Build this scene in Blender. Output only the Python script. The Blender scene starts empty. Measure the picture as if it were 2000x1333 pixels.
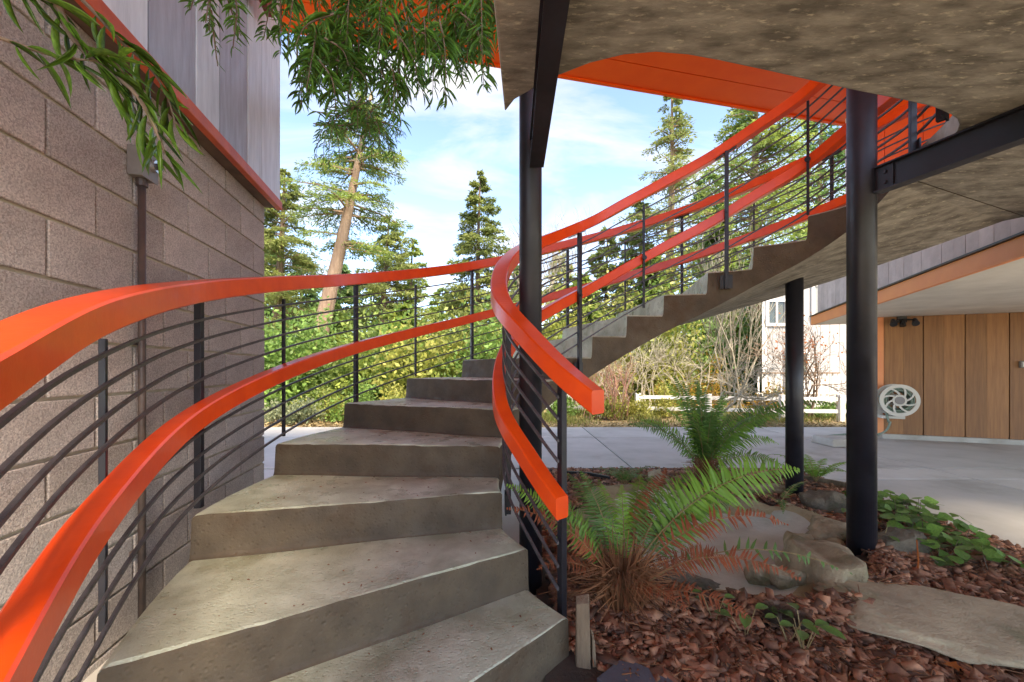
import bpy, math, random
import numpy as np
from mathutils import Matrix, Vector, Euler
random.seed(7); RNG = np.random.default_rng(11)
SC = bpy.context.scene; COL = SC.collection
PI = math.pi; R_ = math.radians

# ------------------------------------------------------------------ camera
EYE = 1.143; FPX = 803.0; HY = 722.6           # eye height, focal length and horizon of the 2000 px photograph
cam = bpy.data.cameras.new('camera'); camo = bpy.data.objects.new('camera', cam); COL.objects.link(camo)
camo.location = (0, 0, EYE); camo.rotation_euler = (PI/2, 0, 0)
cam.sensor_width = 36; cam.lens = FPX/2000*36; cam.shift_y = (HY-666.5)/2000
cam.clip_start = 0.02; cam.clip_end = 2000
SC.camera = camo

# ------------------------------------------------------------------ sky, sun, exposure
SUN_AZ, SUN_EL = 150.0, 50.0                   # behind the viewer and to the right
SKY_STRENGTH = 0.075; SUN_STRENGTH = 1.4; EXPOSURE = 3.2
world = bpy.data.worlds.new('World'); SC.world = world; world.use_nodes = True
nt = world.node_tree; nt.nodes.clear()
def wn(t, **k):
    n = nt.nodes.new(t)
    for a, b in k.items(): setattr(n, a, b)
    return n
sky = wn('ShaderNodeTexSky', sky_type='NISHITA', sun_disc=False, sun_elevation=R_(SUN_EL), sun_rotation=R_(SUN_AZ))
sky.air_density = 0.7; sky.dust_density = 0.25; sky.ozone_density = 2.4
tc = wn('ShaderNodeTexCoord'); sep = wn('ShaderNodeSeparateXYZ'); nt.links.new(tc.outputs['Generated'], sep.inputs[0])
mx = wn('ShaderNodeMath', operation='MAXIMUM'); nt.links.new(sep.outputs[2], mx.inputs[0]); mx.inputs[1].default_value = 0.0
ad = wn('ShaderNodeMath', operation='ADD'); nt.links.new(mx.outputs[0], ad.inputs[0]); ad.inputs[1].default_value = 0.22
dx = wn('ShaderNodeMath', operation='DIVIDE'); nt.links.new(sep.outputs[0], dx.inputs[0]); nt.links.new(ad.outputs[0], dx.inputs[1])
dy = wn('ShaderNodeMath', operation='DIVIDE'); nt.links.new(sep.outputs[1], dy.inputs[0]); nt.links.new(ad.outputs[0], dy.inputs[1])
cmb = wn('ShaderNodeCombineXYZ'); nt.links.new(dx.outputs[0], cmb.inputs[0]); nt.links.new(dy.outputs[0], cmb.inputs[1])
mp = wn('ShaderNodeMapping'); nt.links.new(cmb.outputs[0], mp.inputs[0]); mp.inputs['Rotation'].default_value = (0, 0, R_(20)); mp.inputs['Scale'].default_value = (0.8, 2.0, 1); mp.inputs['Location'].default_value = (1.7, 0.35, 0)
cn = wn('ShaderNodeTexNoise'); nt.links.new(mp.outputs[0], cn.inputs['Vector']); cn.inputs['Scale'].default_value = 1.5; cn.inputs['Detail'].default_value = 8; cn.inputs['Roughness'].default_value = 0.58; cn.inputs['Distortion'].default_value = 0.6
cr = wn('ShaderNodeValToRGB'); nt.links.new(cn.outputs['Fac'], cr.inputs[0]); cr.color_ramp.elements[0].position = 0.43; cr.color_ramp.elements[1].position = 0.76
cm = wn('ShaderNodeMixRGB'); nt.links.new(cr.outputs[0], cm.inputs[0]); nt.links.new(sky.outputs[0], cm.inputs[1]); cm.inputs[2].default_value = (1.95, 1.95, 2.0, 1)
bg = wn('ShaderNodeBackground'); nt.links.new(cm.outputs[0], bg.inputs[0]); bg.inputs[1].default_value = SKY_STRENGTH
wo = wn('ShaderNodeOutputWorld'); nt.links.new(bg.outputs[0], wo.inputs[0])
sl = bpy.data.lights.new('sun', 'SUN'); so = bpy.data.objects.new('sun', sl); COL.objects.link(so)
sl.energy = SUN_STRENGTH; sl.angle = R_(24); sl.color = (1.0, 0.91, 0.79)
sv = Vector((math.sin(R_(SUN_AZ))*math.cos(R_(SUN_EL)), math.cos(R_(SUN_AZ))*math.cos(R_(SUN_EL)), math.sin(R_(SUN_EL))))
so.rotation_euler = sv.to_track_quat('Z', 'Y').to_euler()
SC.view_settings.view_transform = 'Standard'; SC.view_settings.look = 'None'
SC.view_settings.exposure = EXPOSURE; SC.view_settings.gamma = 1; SC.view_settings.use_curve_mapping = False
SC.view_settings.use_white_balance = True; SC.view_settings.white_balance_temperature = 7400; SC.view_settings.white_balance_tint = 12
SC.render.engine = 'CYCLES'; SC.cycles.max_bounces = 6; SC.cycles.diffuse_bounces = 5; SC.cycles.glossy_bounces = 3; SC.cycles.transmission_bounces = 4; SC.cycles.use_denoising = True
SC.cycles.sample_clamp_indirect = 6

# ------------------------------------------------------------------ materials
def mat(name, c1, c2=None, scale=6.0, rough=0.6, bump=0.0, bscale=60.0, detail=4.0, spec=0.5, stretch=(1,1,1), metallic=0.0,
        speck=None, island=0.0, objrand=0.0, trans=0.0, lo=0.35, hi=0.65, grain=None, rough2=None, coat=0.0, bdist=0.01, stain=None, pits=0.0):
    m = bpy.data.materials.new(name); m.use_nodes = True; t = m.node_tree; N = t.nodes; L = t.links
    b = N['Principled BSDF']; out = N['Material Output']
    tcn = N.new('ShaderNodeTexCoord'); mpn = N.new('ShaderNodeMapping'); L.new(tcn.outputs['Object'], mpn.inputs[0]); mpn.inputs['Scale'].default_value = stretch
    def noise(s, d=detail, r=0.6):
        n = N.new('ShaderNodeTexNoise'); L.new(mpn.outputs[0], n.inputs['Vector']); n.inputs['Scale'].default_value = s; n.inputs['Detail'].default_value = d; n.inputs['Roughness'].default_value = r
        return n
    def ramp(src, a, bb):
        r = N.new('ShaderNodeMapRange'); L.new(src, r.inputs[0]); r.inputs[1].default_value = a; r.inputs[2].default_value = bb; return r.outputs[0]
    def mix(f, a, bb, mode='MIX'):
        x = N.new('ShaderNodeMixRGB'); x.blend_type = mode
        for i, v in ((0, f), (1, a), (2, bb)):
            if isinstance(v, (int, float)): x.inputs[i].default_value = v
            elif isinstance(v, tuple): x.inputs[i].default_value = (*v, 1)
            else: L.new(v, x.inputs[i])
        return x.outputs[0]
    col = c1
    if c2 is not None:
        col = mix(ramp(noise(scale).outputs['Fac'], lo, hi), c1, c2)
    if grain:
        gs, gc, ga = grain
        vg = N.new('ShaderNodeTexVoronoi'); L.new(mpn.outputs[0], vg.inputs['Vector']); vg.inputs['Scale'].default_value = gs
        sg = N.new('ShaderNodeSeparateColor'); L.new(vg.outputs['Color'], sg.inputs[0])
        fm = N.new('ShaderNodeMath'); fm.operation = 'MULTIPLY'; L.new(sg.outputs[0], fm.inputs[0]); fm.inputs[1].default_value = ga
        col = mix(fm.outputs[0], col, gc)
    if speck:
        sc_, cols, a = speck
        vn = N.new('ShaderNodeTexVoronoi'); L.new(mpn.outputs[0], vn.inputs['Vector']); vn.inputs['Scale'].default_value = sc_
        sx = N.new('ShaderNodeSeparateColor'); L.new(vn.outputs['Color'], sx.inputs[0])
        col = mix(ramp(sx.outputs[0], 1-a, 1-a*0.6), col, cols)
        col = mix(ramp(sx.outputs[1], 1-a*0.6, 1-a*0.4), col, tuple(min(1, 2.1*q) for q in c1))
    if stain:
        scs, cs, a = stain
        col = mix(ramp(noise(scs, 5, 0.65).outputs['Fac'], 1-a, 1-a+0.18), col, cs)
    if island or objrand:
        if island: g = N.new('ShaderNodeNewGeometry'); src = g.outputs['Random Per Island']; amt = island
        else: g = N.new('ShaderNodeObjectInfo'); src = g.outputs['Random']; amt = objrand
        r = N.new('ShaderNodeMapRange'); L.new(src, r.inputs[0]); r.inputs[3].default_value = 1-amt; r.inputs[4].default_value = 1+amt
        cb = N.new('ShaderNodeCombineColor')
        for i in range(3): L.new(r.outputs[0], cb.inputs[i])
        col = mix(1.0, col, cb.outputs[0], 'MULTIPLY')
    if isinstance(col, tuple): b.inputs['Base Color'].default_value = (*col, 1)
    else: L.new(col, b.inputs['Base Color'])
    b.inputs['Roughness'].default_value = rough; b.inputs['Metallic'].default_value = metallic; b.inputs['Specular IOR Level'].default_value = spec
    if rough2 is not None:
        r = N.new('ShaderNodeMapRange'); L.new(noise(scale*1.7, 5).outputs['Fac'], r.inputs[0]); r.inputs[1].default_value = 0.35; r.inputs[2].default_value = 0.65; r.inputs[3].default_value = rough; r.inputs[4].default_value = rough2
        L.new(r.outputs[0], b.inputs['Roughness'])
    if coat: b.inputs['Coat Weight'].default_value = coat; b.inputs['Coat Roughness'].default_value = 0.12
    if bump:
        bn = N.new('ShaderNodeBump'); bn.inputs['Strength'].default_value = bump; bn.inputs['Distance'].default_value = bdist
        h = noise(bscale, 6, 0.7).outputs['Fac']
        if pits:
            vp = N.new('ShaderNodeTexVoronoi'); L.new(mpn.outputs[0], vp.inputs['Vector']); vp.inputs['Scale'].default_value = pits
            pm = N.new('ShaderNodeMath'); pm.operation = 'MULTIPLY'; L.new(ramp(vp.outputs['Distance'], 0.0, 0.35), pm.inputs[0]); pm.inputs[1].default_value = 0.8
            pa = N.new('ShaderNodeMath'); pa.operation = 'ADD'; L.new(h, pa.inputs[0]); L.new(pm.outputs[0], pa.inputs[1]); h = pa.outputs[0]
        L.new(h, bn.inputs['Height']); L.new(bn.outputs[0], b.inputs['Normal'])
    if trans:
        tr = N.new('ShaderNodeBsdfTranslucent'); ms = N.new('ShaderNodeMixShader'); ms.inputs[0].default_value = trans
        if isinstance(col, tuple): tr.inputs[0].default_value = (*col, 1)
        else: L.new(col, tr.inputs[0])
        L.new(b.outputs[0], ms.inputs[1]); L.new(tr.outputs[0], ms.inputs[2]); L.new(ms.outputs[0], out.inputs[0])
    return m
M = {}
M['riser'] = mat('shade_darkened_riser_concrete', (0.125,0.092,0.056), (0.062,0.045,0.029), 6, 0.6, 0.6, 60, 9, rough2=0.85, stain=(4.5, (0.075,0.042,0.02), 0.46), pits=45, bdist=0.006, lo=0.3, hi=0.7)  # shade of lower risers and step sides put into a darker brown colour
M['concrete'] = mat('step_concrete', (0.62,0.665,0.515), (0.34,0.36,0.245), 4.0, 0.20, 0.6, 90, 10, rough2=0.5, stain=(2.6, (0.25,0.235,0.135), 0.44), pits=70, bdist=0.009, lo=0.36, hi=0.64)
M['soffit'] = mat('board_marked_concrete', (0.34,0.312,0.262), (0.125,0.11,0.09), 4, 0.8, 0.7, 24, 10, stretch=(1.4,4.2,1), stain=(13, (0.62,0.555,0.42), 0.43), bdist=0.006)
M['edge'] = mat('slab_edge_concrete', (0.55,0.54,0.50), (0.38,0.36,0.31), 9, 0.8, 0.3, 60)
M['orange'] = mat('vermilion_paint', (0.86,0.078,0.006), (0.76,0.058,0.005), 9, 0.36, 0.2, 22, 6, coat=0.3, spec=0.4, bdist=0.004)
M['roof_orange'] = mat('orange_soffit_paint', (0.96,0.115,0.006), (0.92,0.095,0.005), 3, 0.5, spec=0.3)
M['trim_orange'] = mat('weathered_orange_trim', (0.62,0.11,0.03), (0.48,0.08,0.03), 8, 0.5, 0.2, 40)
M['fascia_orange'] = mat('pale_orange_fascia', (0.86,0.32,0.12), (0.80,0.28,0.11), 3, 0.5)
M['red_brown'] = mat('dark_red_fascia', (0.25,0.03,0.02), (0.18,0.03,0.02), 8, 0.5)
M['steel'] = mat('navy_black_paint', (0.016,0.016,0.024), (0.010,0.010,0.014), 5, 0.36, 0.15, 40, rough2=0.55, stain=(6, (0.035,0.025,0.022), 0.36), bdist=0.002)
M['bar'] = mat('dark_steel_rod', (0.085,0.076,0.08), (0.05,0.045,0.048), 30, 0.4, 0.3, 160, bdist=0.003)
M['block'] = mat('split_grey_block', (0.74,0.67,0.61), (0.56,0.50,0.455), 5, 0.95, 0.9, 120, 3, grain=(210, (0.14,0.12,0.11), 0.58), objrand=0.13, bdist=0.012, stain=(1.6, (0.30,0.20,0.13), 0.36))
M['mortar'] = mat('cream_mortar', (0.55,0.50,0.38), (0.46,0.41,0.30), 20, 0.95, 0.3, 90)
M['siding'] = mat('pale_blue_grey_siding', (0.72,0.78,0.83), (0.55,0.60,0.65), 4, 0.30, 0.35, 14, 8, stretch=(6,6,0.8), objrand=0.12, bdist=0.006, rough2=0.5)
M['siding_dark'] = mat('dull_blue_grey_siding', (0.40,0.43,0.50), (0.30,0.31,0.36), 4, 0.35, 0.35, 14, 8, stretch=(6,6,0.8), bdist=0.006, rough2=0.5)
M['gap'] = mat('dark_groove', (0.02,0.016,0.014), rough=0.9)
M['soffit_wood'] = mat('brown_soffit_board', (0.16,0.10,0.06), (0.10,0.06,0.04), 8, 0.8)
M['box_grey'] = mat('grey_metal_box', (0.22,0.20,0.18), (0.15,0.135,0.12), 9, 0.45, 0.1, 60)
M['conduit'] = mat('rusty_conduit', (0.11,0.075,0.06), (0.06,0.045,0.04), 12, 0.5)
M['chrome'] = mat('bright_metal', (0.6,0.6,0.58), rough=0.25, metallic=0.9)
M['drive'] = mat('exposed_concrete_paving', (0.54,0.515,0.46), (0.44,0.42,0.37), 1.6, 0.9, 0.5, 140, 9, stain=(0.8, (0.35,0.325,0.275), 0.45), bdist=0.004, objrand=0.09)
M['soil'] = mat('dark_soil', (0.07,0.045,0.03), (0.04,0.028,0.02), 10, 0.95, 0.8, 40)
M['dirt'] = mat('leaf_strewn_dirt', (0.30,0.22,0.12), (0.20,0.17,0.08), 3, 0.95, 0.8, 30)
M['rock'] = mat('mossy_tan_rock', (0.50,0.40,0.25), (0.24,0.185,0.11), 7, 0.9, 1.0, 22, 10, stain=(4, (0.20,0.19,0.075), 0.46), bdist=0.03)
M['rock_d'] = mat('dark_brown_rock', (0.22,0.175,0.12), (0.10,0.08,0.055), 8, 0.9, 1.0, 22, 10, stain=(4, (0.13,0.14,0.06), 0.42), bdist=0.03)
M['flag'] = mat('weathered_flagstone', (0.52,0.42,0.27), (0.33,0.26,0.165), 4, 0.85, 0.9, 16, 10, stain=(2.5, (0.20,0.19,0.09), 0.45), bdist=0.02)
M['basin'] = mat('pale_basin_cement', (0.58,0.58,0.49), (0.44,0.43,0.345), 4, 0.9, 0.7, 25, 8, bdist=0.012)
M['basin_wall'] = mat('ochre_basin_wall', (0.42,0.36,0.21), (0.27,0.22,0.13), 5, 0.9, 0.9, 20, 9, stain=(3, (0.22,0.20,0.08), 0.46), bdist=0.02)
M['slate'] = mat('blue_grey_slate', (0.10,0.11,0.13), (0.07,0.075,0.09), 6, 0.5, 0.4, 30)
M['oldwood'] = mat('weathered_wood', (0.26,0.185,0.115), (0.14,0.095,0.06), 5, 0.85, 0.8, 22, 8, stretch=(5,5,0.6), bdist=0.012)
M['brown'] = mat('brown_stained_board', (0.37,0.165,0.055), (0.26,0.11,0.036), 5, 0.55, 0.3, 30, 8, stretch=(7,7,0.4), objrand=0.2)
M['white'] = mat('white_paint', (0.78,0.77,0.74), (0.72,0.71,0.68), 4, 0.5)
M['house'] = mat('pale_grey_house_siding', (0.38,0.375,0.36), (0.34,0.335,0.325), 3, 0.7, objrand=0.03)
M['soffit_white'] = mat('whitewashed_soffit_board', (0.80,0.775,0.71), (0.70,0.675,0.61), 3, 0.6, 0.2, 14, 7, stretch=(1,1,1), objrand=0.06)
M['shingle'] = mat('greyish_brown_shingle', (0.58,0.49,0.455), (0.48,0.40,0.37), 6, 0.8, 0.3, 30, objrand=0.1)
M['plinth'] = mat('stained_concrete_plinth', (0.50,0.48,0.43), (0.36,0.33,0.28), 3, 0.85, 0.3, 50, stain=(2.5, (0.28,0.18,0.09), 0.36))
M['glass'] = mat('dark_window_glass', (0.05,0.065,0.06), (0.10,0.10,0.07), 3, 0.06)
M['screen'] = mat('grey_mesh_screen', (0.30,0.31,0.29), (0.22,0.23,0.21), 40, 0.6)
M['reel'] = mat('cream_plastic', (0.62,0.59,0.52), (0.56,0.53,0.46), 4, 0.4)
M['reel_dark'] = mat('grey_plastic_hub', (0.22,0.20,0.19), rough=0.5)
M['hose'] = mat('green_hose', (0.13,0.19,0.14), (0.22,0.27,0.21), 40, 0.4)
M['lamp_black'] = mat('black_plastic', (0.02,0.02,0.022), rough=0.4)
M['bark'] = mat('redwood_trunk_bark', (0.36,0.25,0.17), (0.23,0.15,0.10), 2.5, 0.95, 0.9, 10, 7, stretch=(4,4,0.5), bdist=0.06)
M['bark_d'] = mat('dark_trunk_bark', (0.16,0.11,0.08), (0.09,0.065,0.05), 3, 0.95, 0.8, 8, stretch=(4,4,0.5), bdist=0.05)
M['twig'] = mat('pale_lichen_twig', (0.46,0.42,0.32), (0.28,0.24,0.17), 3, 0.9)
M['twig_b'] = mat('brown_twig', (0.22,0.15,0.10), (0.14,0.10,0.07), 5, 0.9)
M['twig_r'] = mat('reddish_stem', (0.42,0.20,0.15), (0.34,0.20,0.13), 3, 0.9, island=0.2)
def leafm(name, a, b, s=0.8, trans=0.45, rough=0.5, isl=0.35, spec=0.4): return mat(name, a, b, s, rough, island=isl, trans=trans, spec=spec)
M['fir_a'] = leafm('bright_conifer_needles', (0.304,0.376,0.080), (0.157,0.250,0.068), 0.9)
M['fir_b'] = leafm('dark_conifer_needles', (0.165,0.277,0.083), (0.102,0.194,0.071), 0.9)
M['fir_c'] = leafm('olive_conifer_needles', (0.312,0.351,0.101), (0.184,0.241,0.080), 0.9)
M['shrub_y'] = leafm('yellow_green_leaves', (0.406,0.390,0.094), (0.218,0.281,0.062), 1.2)
M['shrub_g'] = leafm('mid_green_leaves', (0.212,0.343,0.075), (0.148,0.258,0.064), 1.2)
M['shrub_s'] = leafm('sage_green_leaves', (0.30,0.33,0.19), (0.22,0.26,0.13), 2)
M['shrub_o'] = leafm('golden_autumn_leaves', (0.45,0.27,0.04), (0.36,0.25,0.05), 1.5)
M['leaf_o'] = leafm('orange_autumn_leaves', (0.55,0.16,0.03), (0.45,0.13,0.03), 1.5)
M['pod'] = leafm('glossy_strap_leaves', (0.192,0.420,0.068), (0.101,0.247,0.049), 9, 0.5, 0.3, 0.45, 0.6)
M['pod_near'] = mat('near_strap_leaves', (0.14,0.27,0.035), (0.06,0.13,0.02), 5, 0.25, objrand=0.65, trans=0.38)
M['fern'] = leafm('fresh_fern_green', (0.253,0.460,0.063), (0.149,0.299,0.052), 6, 0.45, 0.45, 0.2)
M['fern_d'] = leafm('deep_fern_green', (0.143,0.264,0.061), (0.094,0.182,0.050), 6, 0.4, 0.45, 0.25)
M['fern_r'] = leafm('rusty_dead_fern', (0.36,0.095,0.035), (0.20,0.06,0.028), 8, 0.3, 0.7, 0.35)
M['stalk'] = leafm('dry_fern_stalk', (0.30,0.13,0.055), (0.17,0.075,0.036), 6, 0.0, 0.8, 0.35)
M['rachis'] = mat('straw_rachis', (0.30,0.22,0.09), (0.22,0.15,0.06), 5, 0.6)
M['ivy'] = mat('ivy_leaf_green', (0.15,0.28,0.045), (0.09,0.18,0.035), 8, 0.55, objrand=0.5, trans=0.3)
M['chip'] = mat('bark_chip_brown', (0.36,0.165,0.085), (0.19,0.085,0.05), 25, 0.75, 0.5, 90, island=0.7, bdist=0.004)
M['litter'] = leafm('dry_leaf_litter', (0.42,0.33,0.16), (0.30,0.20,0.09), 3, 0.1, 0.9, 0.4)
M['grass'] = leafm('rough_grass', (0.20,0.25,0.06), (0.30,0.28,0.09), 1.5, 0.3)
M['cone'] = mat('pine_cone_scale', (0.20,0.13,0.085), (0.11,0.07,0.05), 20, 0.8)
M['leaf_y'] = mat('fallen_yellow_leaf', (0.62,0.47,0.11), rough=0.6, trans=0.2)
M['leaf_g'] = mat('seedling_leaf', (0.15,0.26,0.06), (0.11,0.20,0.05), 8, 0.35, trans=0.3)

# ------------------------------------------------------------------ builders
def tag(o, label=None, cat=None, group=None, kind=None):
    if label: o['label'] = label
    if cat: o['category'] = cat
    if group: o['group'] = group
    if kind: o['kind'] = kind
    return o
def empty(name, loc, label, cat, group=None):
    o = bpy.data.objects.new(name, None); COL.objects.link(o); o.location = loc; o.empty_display_size = 0.1
    return tag(o, label, cat, group)
def attach(o, parent):
    if parent is not None:
        o.parent = parent
        if parent.type == 'EMPTY': o.matrix_parent_inverse = Matrix.Translation(-Vector(parent.location))
        elif parent.parent is None: o.matrix_parent_inverse = parent.matrix_basis.inverted()
        else: o.matrix_parent_inverse = Matrix.Identity(4)
    return o
def mesh(name, v, f, smooth=False):
    me = bpy.data.meshes.new(name)
    if isinstance(f, np.ndarray):
        k = f.shape[1]; me.vertices.add(len(v)); me.vertices.foreach_set('co', np.asarray(v, dtype=np.float32).ravel())
        me.loops.add(f.size); me.loops.foreach_set('vertex_index', f.astype(np.int32).ravel())
        me.polygons.add(len(f)); me.polygons.foreach_set('loop_start', np.arange(0, f.size, k, dtype=np.int32)); me.polygons.foreach_set('loop_total', np.full(len(f), k, dtype=np.int32))
        me.update(calc_edges=True)
    else:
        me.from_pydata([tuple(p) for p in v], [], [tuple(q) for q in f]); me.update()
    if smooth: me.polygons.foreach_set('use_smooth', np.ones(len(me.polygons), dtype=bool))
    return me
def obj(name, v, f, m, parent=None, smooth=False, bevel=0):
    me = v if f is None else mesh(name, v, f, smooth)
    o = bpy.data.objects.new(name, me); COL.objects.link(o)
    if m is not None and not me.materials: me.materials.append(M[m])
    if bevel:
        b = o.modifiers.new('bevel', 'BEVEL'); b.width = bevel; b.segments = 2; b.limit_method = 'ANGLE'; b.angle_limit = R_(40)
    return attach(o, parent)
BOXF = [(0,3,2,1),(4,5,6,7),(0,1,5,4),(1,2,6,5),(2,3,7,6),(3,0,4,7)]
class MB:
    def __init__(s): s.v = []; s.f = []
    def add(s, v, f):
        k = len(s.v); s.v += [tuple(p) for p in v]; s.f += [tuple(i+k for i in q) for q in f]; return s
    def hexa(s, p): return s.add(p, BOXF)
    def box(s, x0, x1, y0, y1, z0, z1): return s.hexa([(x0,y0,z0),(x1,y0,z0),(x1,y1,z0),(x0,y1,z0),(x0,y0,z1),(x1,y0,z1),(x1,y1,z1),(x0,y1,z1)])
    def obox(s, o, a, b, a0, a1, b0, b1, z0, z1):       # box in a frame: origin o, plan axes a, b
        P = lambda i, j, z: (o[0]+a[0]*i+b[0]*j, o[1]+a[1]*i+b[1]*j, z)
        q = [P(a0,b0,z0),P(a1,b0,z0),P(a1,b1,z0),P(a0,b1,z0),P(a0,b0,z1),P(a1,b0,z1),P(a1,b1,z1),P(a0,b1,z1)]
        if a[0]*b[1]-a[1]*b[0] < 0: q = [q[3],q[2],q[1],q[0],q[7],q[6],q[5],q[4]]
        return s.hexa(q)
    def tube(s, pts, rad, k=8, cap=True):
        pts = [Vector(p) for p in pts]; n = len(pts); rad = rad if hasattr(rad, '__len__') else [rad]*n; base = len(s.v); u = None
        for i, p in enumerate(pts):
            d = (pts[min(i+1,n-1)]-pts[max(i-1,0)]).normalized()
            if u is None: u = d.orthogonal().normalized()
            u = (u-d*u.dot(d)).normalized(); w = d.cross(u)
            for j in range(k):
                a = 2*PI*j/k; s.v.append(tuple(p+(u*math.cos(a)+w*math.sin(a))*rad[i]))
        for i in range(n-1):
            for j in range(k): s.f.append((base+i*k+j, base+i*k+(j+1)%k, base+(i+1)*k+(j+1)%k, base+(i+1)*k+j))
        if cap: s.f.append(tuple(base+j for j in reversed(range(k)))); s.f.append(tuple(base+(n-1)*k+j for j in range(k)))
        return s
    def build(s, name, m, parent=None, smooth=False, bevel=0): return obj(name, s.v, s.f, m, parent, smooth, bevel)
def at(px, py, Y): return np.array([(px-1000)/FPX*Y, Y, EYE+(HY-py)/FPX*Y])          # a point at a measured pixel and distance
def gr(px, py, z=0.0): Y = FPX*(EYE-z)/(py-HY); return np.array([(px-1000)/FPX*Y, Y, z])  # a point on the ground
def cr_eval(P, t):                                         # Catmull-Rom through control points
    P = np.asarray(P, float); t = np.asarray(t, float); i = np.clip(np.floor(t).astype(int), 0, len(P)-2); u = (t-i)[..., None]
    g = lambda k: P[np.clip(i+k, 0, len(P)-1)]
    p0, p1, p2, p3 = g(-1), g(0), g(1), g(2)
    p0 = np.where((i == 0)[..., None], 2*p1-p2, p0); p3 = np.where((i == len(P)-2)[..., None], 2*p2-p1, p3)
    return 0.5*(2*p1+(p2-p0)*u+(2*p0-5*p1+4*p2-p3)*u**2+(3*p1-p0-3*p2+p3)*u**3)
def inst(tv, tf, mats, locs):                              # many copies of a small shape in one mesh
    tv = np.asarray(tv, float); tf = np.asarray(tf); n = len(locs)
    v = np.einsum('nij,kj->nki', mats, tv)+locs[:, None, :]
    f = tf[None]+(np.arange(n)*len(tv))[:, None, None]
    return v.reshape(-1, 3), f.reshape(-1, tf.shape[1])
def frames(d, up, s):                                      # matrices whose x axis is d, z axis near up, columns scaled by s (n,3)
    d = d/np.linalg.norm(d, axis=1, keepdims=True); y = np.cross(up, d); y /= np.maximum(np.linalg.norm(y, axis=1, keepdims=True), 1e-6); z = np.cross(d, y)
    return np.stack([d*s[:, :1], y*s[:, 1:2], z*s[:, 2:3]], axis=2)
def unit(n):
    v = RNG.normal(size=(n, 3)); return v/np.linalg.norm(v, axis=1, keepdims=True)
def lens(seg=4, bend=0.15, fold=0.15):                     # a narrow leaf, unit length along x, unit width
    v = [(0,0,0)]; f = []
    for i in range(1, seg):
        t = i/seg; w = 0.5*math.sin(PI*t)**0.75; z = -bend*t*t
        v += [(t, -w, z+fold*w), (t, 0, z), (t, w, z+fold*w)]
    v.append((1, 0, -bend)); e = len(v)-1
    f += [(0,1,2),(0,2,3)]
    for i in range(seg-2):
        a = 1+3*i; f += [(a,a+3,a+4),(a,a+4,a+1),(a+1,a+4,a+5),(a+1,a+5,a+2)]
    a = 1+3*(seg-2); f += [(a,e,a+1),(a+1,e,a+2)]
    return np.array(v), np.array(f)
LEAF_Q = (np.array([(0,0,0),(0.45,-0.5,0.06),(1,0,-0.08),(0.45,0.5,0.06)]), np.array([(0,1,2,3)]))

# ================================================================== THE SETTING
# ground sheet, driveway panels, verge, planting bed
obj_ground = tag(obj('ground', [(-300,-60,-0.06),(300,-60,-0.06),(300,600,-0.06),(-300,600,-0.06)], [(0,1,2,3)], 'dirt'), kind='structure')
def panel(parent, x0, x1, y0, y1):
    g = 0.010; MB().box(x0+g, x1-g, y0+g, y1-g, -0.10, 0.0).build('paving_slab', 'drive', parent, bevel=0.006)
drv = tag(obj('driveway', *(lambda b: (b.v, b.f))(MB().box(-6.2, 12.0, 4.78, 8.2, -0.12, -0.03).box(3.22, 12.0, -3, 4.78, -0.12, -0.03)), 'gap'), kind='structure')
for x0, x1 in ((-6.0,-2.04),(-2.04,1.4),(1.4,4.84),(4.84,8.3)):
    for y0, y1 in ((4.78,6.93),(6.93,8.2)): panel(drv, x0, x1, y0, y1)
for x0, x1 in ((3.22,4.84),(4.84,8.3)):
    for y0, y1 in ((-3.0,1.66),(1.66,4.30),(4.30,4.78)): panel(drv, x0, x1, y0, y1)
pv = tag(MB().box(-4.5, 0.15, -4, 4.74, -0.10, -0.005).build('pavement', 'drive', bevel=0.006), kind='structure')

def hnoise(x, y, s, seed=0):
    r = np.random.default_rng(seed); h = 0
    for k in range(5):
        a = r.uniform(0, 2*PI); fq = s*(1.0+0.7*k); h = h+np.sin((x*math.cos(a)+y*math.sin(a))*fq+r.uniform(0, 6))/(1+0.6*k)
    return h/3
BC = (1.28, 2.80); BR = (0.80, 0.78)
def bed_h(x, y):
    h = 0.025+0.02*hnoise(x, y, 5, 3)
    h = h*np.clip((4.70-y)/0.3, 0.1, 1)*np.clip((3.25-x)/0.3, 0.1, 1)
    e = np.sqrt(((x-BC[0])/BR[0])**2+((y-BC[1])/BR[1])**2)
    h = h+0.05*np.exp(-((e-1.2)/0.14)**2)-0.6*np.clip(1.06-e, 0, 1)
    return h
gx, gy = np.meshgrid(np.linspace(0.12, 3.22, 110), np.linspace(0.2, 4.77, 150)); gh = bed_h(gx, gy)
bv = np.stack([gx.ravel(), gy.ravel(), gh.ravel()], 1)
def gridf(nx, ny):
    i = np.arange(nx-1)[None]+np.arange(ny-1)[:, None]*nx; i = i.ravel(); return np.stack([i, i+1, i+nx+1, i+nx], 1)
tag(obj('planting_bed', bv, gridf(110, 150), 'soil', smooth=True), kind='structure')

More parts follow.
